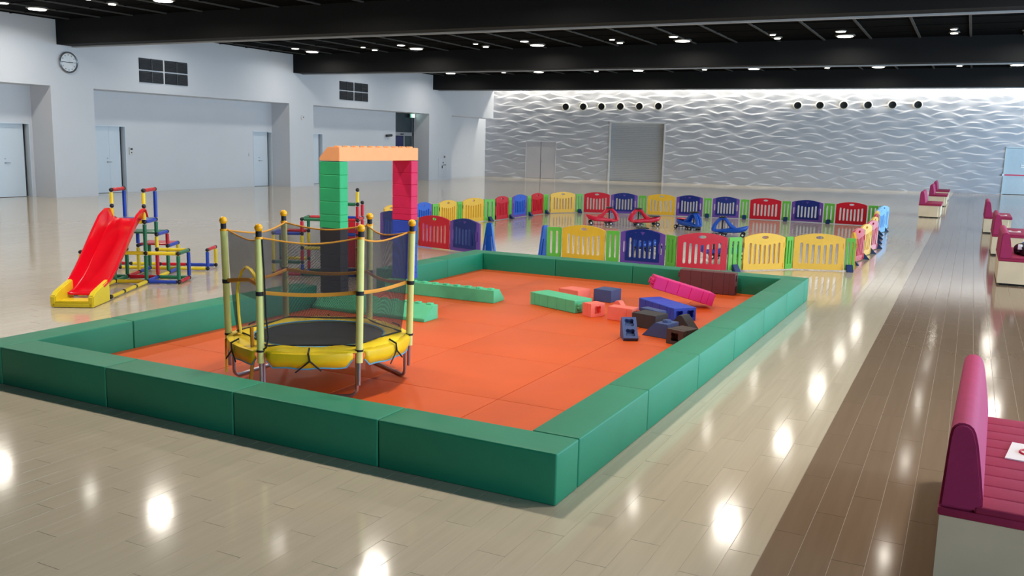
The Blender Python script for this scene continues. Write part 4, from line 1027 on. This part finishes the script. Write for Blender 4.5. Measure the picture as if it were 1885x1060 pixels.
# ================================================================== WIGGLE CARS
def wiggle(p, rz, m, seatm, label):
    t = thing('wiggle_car', label, 'ride-on car', (p[0], p[1], 0), R(rz), 'ride-on wiggle cars in the playpen')
    # +X is the front; body hull from seat tail to nose
    sec = [(-0.39, 0.04, 0.20, 0.25), (-0.34, 0.11, 0.13, 0.245), (-0.22, 0.15, 0.09, 0.215), (-0.08, 0.15, 0.08, 0.19), (0.04, 0.12, 0.078, 0.185), (0.16, 0.11, 0.075, 0.16), (0.28, 0.12, 0.075, 0.15), (0.36, 0.10, 0.095, 0.145), (0.39, 0.04, 0.105, 0.13)]
    bm = bmesh.new(); rows = []
    for x, hw, zb_, zt_ in sec:
        ring = []
        for k in range(12):
            a = 2 * math.pi * k / 12
            ring.append(bm.verts.new((x, hw * math.copysign(abs(math.cos(a)) ** 0.6, math.cos(a)), (zb_ + zt_) / 2 + (zt_ - zb_) / 2 * math.copysign(abs(math.sin(a)) ** 0.7, math.sin(a)))))
        rows.append(ring)
    for A_, B_ in zip(rows, rows[1:]):
        for k in range(12): bm.faces.new((A_[k], A_[(k + 1) % 12], B_[(k + 1) % 12], B_[k]))
    bm.faces.new(list(reversed(rows[0]))); bm.faces.new(rows[-1]); bmesh.ops.recalc_face_normals(bm, faces=bm.faces)
    mobj('body', bm, m, t, smooth=True)
    arch = [(-0.10, 0, 0.17), (-0.02, 0, 0.22), (0.05, 0, 0.30), (0.10, 0, 0.365), (0.165, 0, 0.392), (0.23, 0, 0.37), (0.285, 0, 0.31), (0.335, 0, 0.23), (0.36, 0, 0.13)]
    for s in (-1, 1):
        T('steering_arch', [(x, s * (0.035 + 0.06 * (0.4 - z)), z) for x, _, z in arch], [0.045, 0.04, 0.036, 0.034, 0.034, 0.036, 0.04, 0.044, 0.046], m, t, 8)
    T('steering_column', [(0.165, 0, 0.06), (0.165, 0, 0.415)], 0.016, BLKP, t, 8)
    bm = bmesh.new(); tube(bm, [(0.165 + 0.075 * math.cos(k * math.pi / 8), 0.13 * math.sin(k * math.pi / 8), 0.42) for k in range(16)], 0.014, 8, True); box(bm, (0.145, -0.12, 0.41), (0.185, 0.12, 0.43), 0.005, 1); mobj('steering_wheel', bm, BLKP, t, smooth=True)
    if seatm: B('seat_pad', (-0.36, -0.1, 0.232), (-0.1, 0.1, 0.25), seatm, t, 0.008)
    T('rear_axle', [(-0.28, -0.15, 0.05), (-0.28, 0.15, 0.05)], 0.01, BLKP, t, 6)
    for s in (-1, 1):
        T('rear_strut', [(-0.28, s * 0.12, 0.05), (-0.26, s * 0.09, 0.14)], 0.014, BLKP, t, 6)
        for x, r_ in ((-0.28, 0.05), (0.20, 0.042), (0.11, 0.03)):
            wv = T('wheel', [(x, s * (0.15 if x < 0 else 0.12), r_ + 0.001), (x, s * (0.15 if x < 0 else 0.12) + 0.035 * s, r_ + 0.001)], r_, BLKP, t, 14)
            T('hub_cap', [(x, s * (0.15 if x < 0 else 0.12) + 0.035 * s, r_), (x, s * (0.15 if x < 0 else 0.12) + 0.038 * s, r_)], r_ * 0.45, PAPER, wv, 10)
    B('front_axle_plate', (0.05, -0.13, 0.045), (0.25, 0.13, 0.062), BLKP, t, 0.006)
    return t
RP = mat('red_wiggle_plastic', (222, 26, 62), 0.3)
BP = mat('blue_wiggle_plastic', (16, 84, 190), 0.3)
wiggle((-7.92, 20.7), 26, RP, None, 'red wiggle car on the left, facing right')
wiggle((-6.98, 21.1), 215, RP, GREYD, 'red wiggle car with dark seat pad, second from the left')
wiggle((-5.82, 20.9), -35, BP, mat('coral_seat', (245, 80, 92), 0.4), 'blue wiggle car with a coral seat in the middle of the pen')
wiggle((-4.62, 19.9), 190, BP, None, 'blue wiggle car standing side-on, just behind the near fence')
wiggle((-5.25, 16.1), 250, BP, None, 'blue wiggle car seen through the navy gate bars')
wiggle((-3.75, 15.75), 200, BP, NAVY, 'blue wiggle car seen through the red panel bars')

# ================================================================== SOFAS
def sofa(x, y0, L, label, rz=0.0, seams=True, w_=0.62):
    t = thing('bench_sofa', label, 'sofa', (x, y0, 0), R(rz), 'magenta bench sofas with pale wood bases')
    bm = bmesh.new(); box(bm, (0.01, 0.01, 0.03), (w_ - 0.02, L - 0.01, 0.355)); es = [e for e in bm.edges if abs(e.verts[0].co.z - e.verts[1].co.z) > 0.2 and max(e.verts[0].co.x, e.verts[1].co.x) > w_ - 0.05]
    bmesh.ops.bevel(bm, geom=es, offset=0.07, segments=5, affect='EDGES'); mobj('base', bm, WOODC, t, smooth=True)
    B('plinth', (0.04, 0.04, 0.0), (w_ - 0.07, L - 0.04, 0.03), BLKP, t)
    n = max(4, int(L / 0.155)); st = L / n
    bm = bmesh.new(); box(bm, (0.0, 0.0, 0.356), (w_, L, 0.395), 0.014); mobj('seat_base', bm, MAG, t, smooth=True)
    if seams:
        for k in range(n): B('seat_channel', (0.14, k * st + 0.001, 0.39), (w_ - 0.004, (k + 1) * st - 0.001, 0.425), MAG, t, 0.013, 3)
    else: B('seat_cushion', (0.14, 0.003, 0.39), (w_ - 0.004, L - 0.003, 0.42), MAG, t, 0.013, 3)
    pr = [(0.005, 0.396), (0.16, 0.396), (0.172, 0.42), (0.17, 0.46), (0.158, 0.54), (0.145, 0.62), (0.132, 0.69), (0.12, 0.735), (0.108, 0.758), (0.092, 0.771), (0.072, 0.776), (0.05, 0.773), (0.034, 0.762), (0.024, 0.745), (0.018, 0.70)]
    bm = bmesh.new(); prism(bm, pr, 0.004, L - 0.004); es = [e for e in bm.edges if abs(e.verts[0].co.y - e.verts[1].co.y) < 0.001]; bmesh.ops.bevel(bm, geom=es, offset=0.01, segments=2, affect='EDGES'); mobj('backrest', bm, MAGD, t, smooth=True)
    return t
sofa(0.0, 4.17, 1.55, 'large magenta bench sofa with pale wood base at the right front', -1.5)
sofa(0.47, 15.13, 1.7, 'magenta bench sofa holding a black bag at the right edge', 0, True)
sofa(0.46, 19.6, 1.7, 'magenta bench sofa partly hidden behind the one with the bag', 0, True)
sofa(0.37, 25.06, 1.8, 'magenta bench sofa with white notice, farthest of the right row', 0, False)
sofa(-1.33, 29.9, 1.8, 'magenta bench sofa, nearest of the three far left ones', 0, False)
sofa(-1.33, 36.7, 1.8, 'magenta bench sofa, middle of the three far left ones', 0, False)
sofa(-1.36, 41.2, 1.8, 'magenta bench sofa, farthest of the three beside the wave wall', 0, False)
def notice(x, y, z, rz, label):
    t = thing('notice_sheet', label, 'notice', (x, y, z), R(rz), 'white notices on the sofas')
    B('sheet', (-0.105, -0.15, 0), (0.105, 0.15, 0.006), PAPER, t)
    bm = bmesh.new(); tube(bm, [(0.055 * math.cos(k * math.pi / 12), 0.055 * math.sin(k * math.pi / 12), 0.008) for k in range(24)], 0.006, 6, True); tube(bm, [(-0.039, 0.039, 0.008), (0.039, -0.039, 0.008)], 0.006, 6); mobj('prohibition_sign', bm, mat('notice_red', (196, 40, 66), 0.5), t)
    bm = bmesh.new()
    tube(bm, [(-0.02, -0.01, 0.008), (0.0, 0.02, 0.008), (0.02, -0.005, 0.008)], 0.006, 6); mobj('pictogram', bm, mat('notice_ink', (60, 50, 60), 0.5), t)
notice(0.40, 5.06, 0.426, -8, 'white no-sitting notice on the large front sofa')
notice(0.86, 20.3, 0.427, 0, 'white notice on the sofa behind the black bag')
notice(0.78, 25.7, 0.423, 0, 'white notice on the farthest sofa of the right row')
bg = thing('shoulder_bag', 'black nylon bag slumped on the sofa at the right edge', 'bag', (0.92, 15.75, 0.428))
bm = bmesh.new(); g = bmesh.ops.create_icosphere(bm, subdivisions=3, radius=1.0)
for v in g['verts']:
    q = v.co; k = 1 + 0.10 * math.sin(7 * q.x + 3 * q.y) + 0.07 * math.sin(11 * q.y + 5 * q.z)
    v.co = Vector((q.x * 0.24 * k, q.y * 0.42 * k, max(0, (q.z * k + 0.55)) * 0.115))
mobj('bag_body', bm, CLOTHB, bg, smooth=True)
T('bag_strap', [(-0.2, -0.3, 0.05), (-0.1, -0.2, 0.18), (0.02, 0.0, 0.2), (0.1, 0.25, 0.15), (0.12, 0.4, 0.04)], 0.02, CLOTHB, bg, 6, flat=0.4)
B('bag_buckle', (-0.2, -0.30, 0.085), (-0.14, -0.22, 0.16), PAPER, bg, 0.01)
jk = thing('blue_cloth', 'bright blue cloth tucked behind the black bag', 'cloth', (1.0, 16.42, 0.428))
bm = bmesh.new(); g = bmesh.ops.create_icosphere(bm, subdivisions=3, radius=1.0)
for v in g['verts']:
    q = v.co; k = 1 + 0.12 * math.sin(9 * q.x + 2) + 0.1 * math.sin(8 * q.y)
    v.co = Vector((q.x * 0.2 * k, q.y * 0.16 * k, max(0, q.z * k + 0.4) * 0.10))
mobj('folded_cloth', bm, mat('bright_blue_cloth', (34, 84, 196), 0.8), jk, smooth=True)
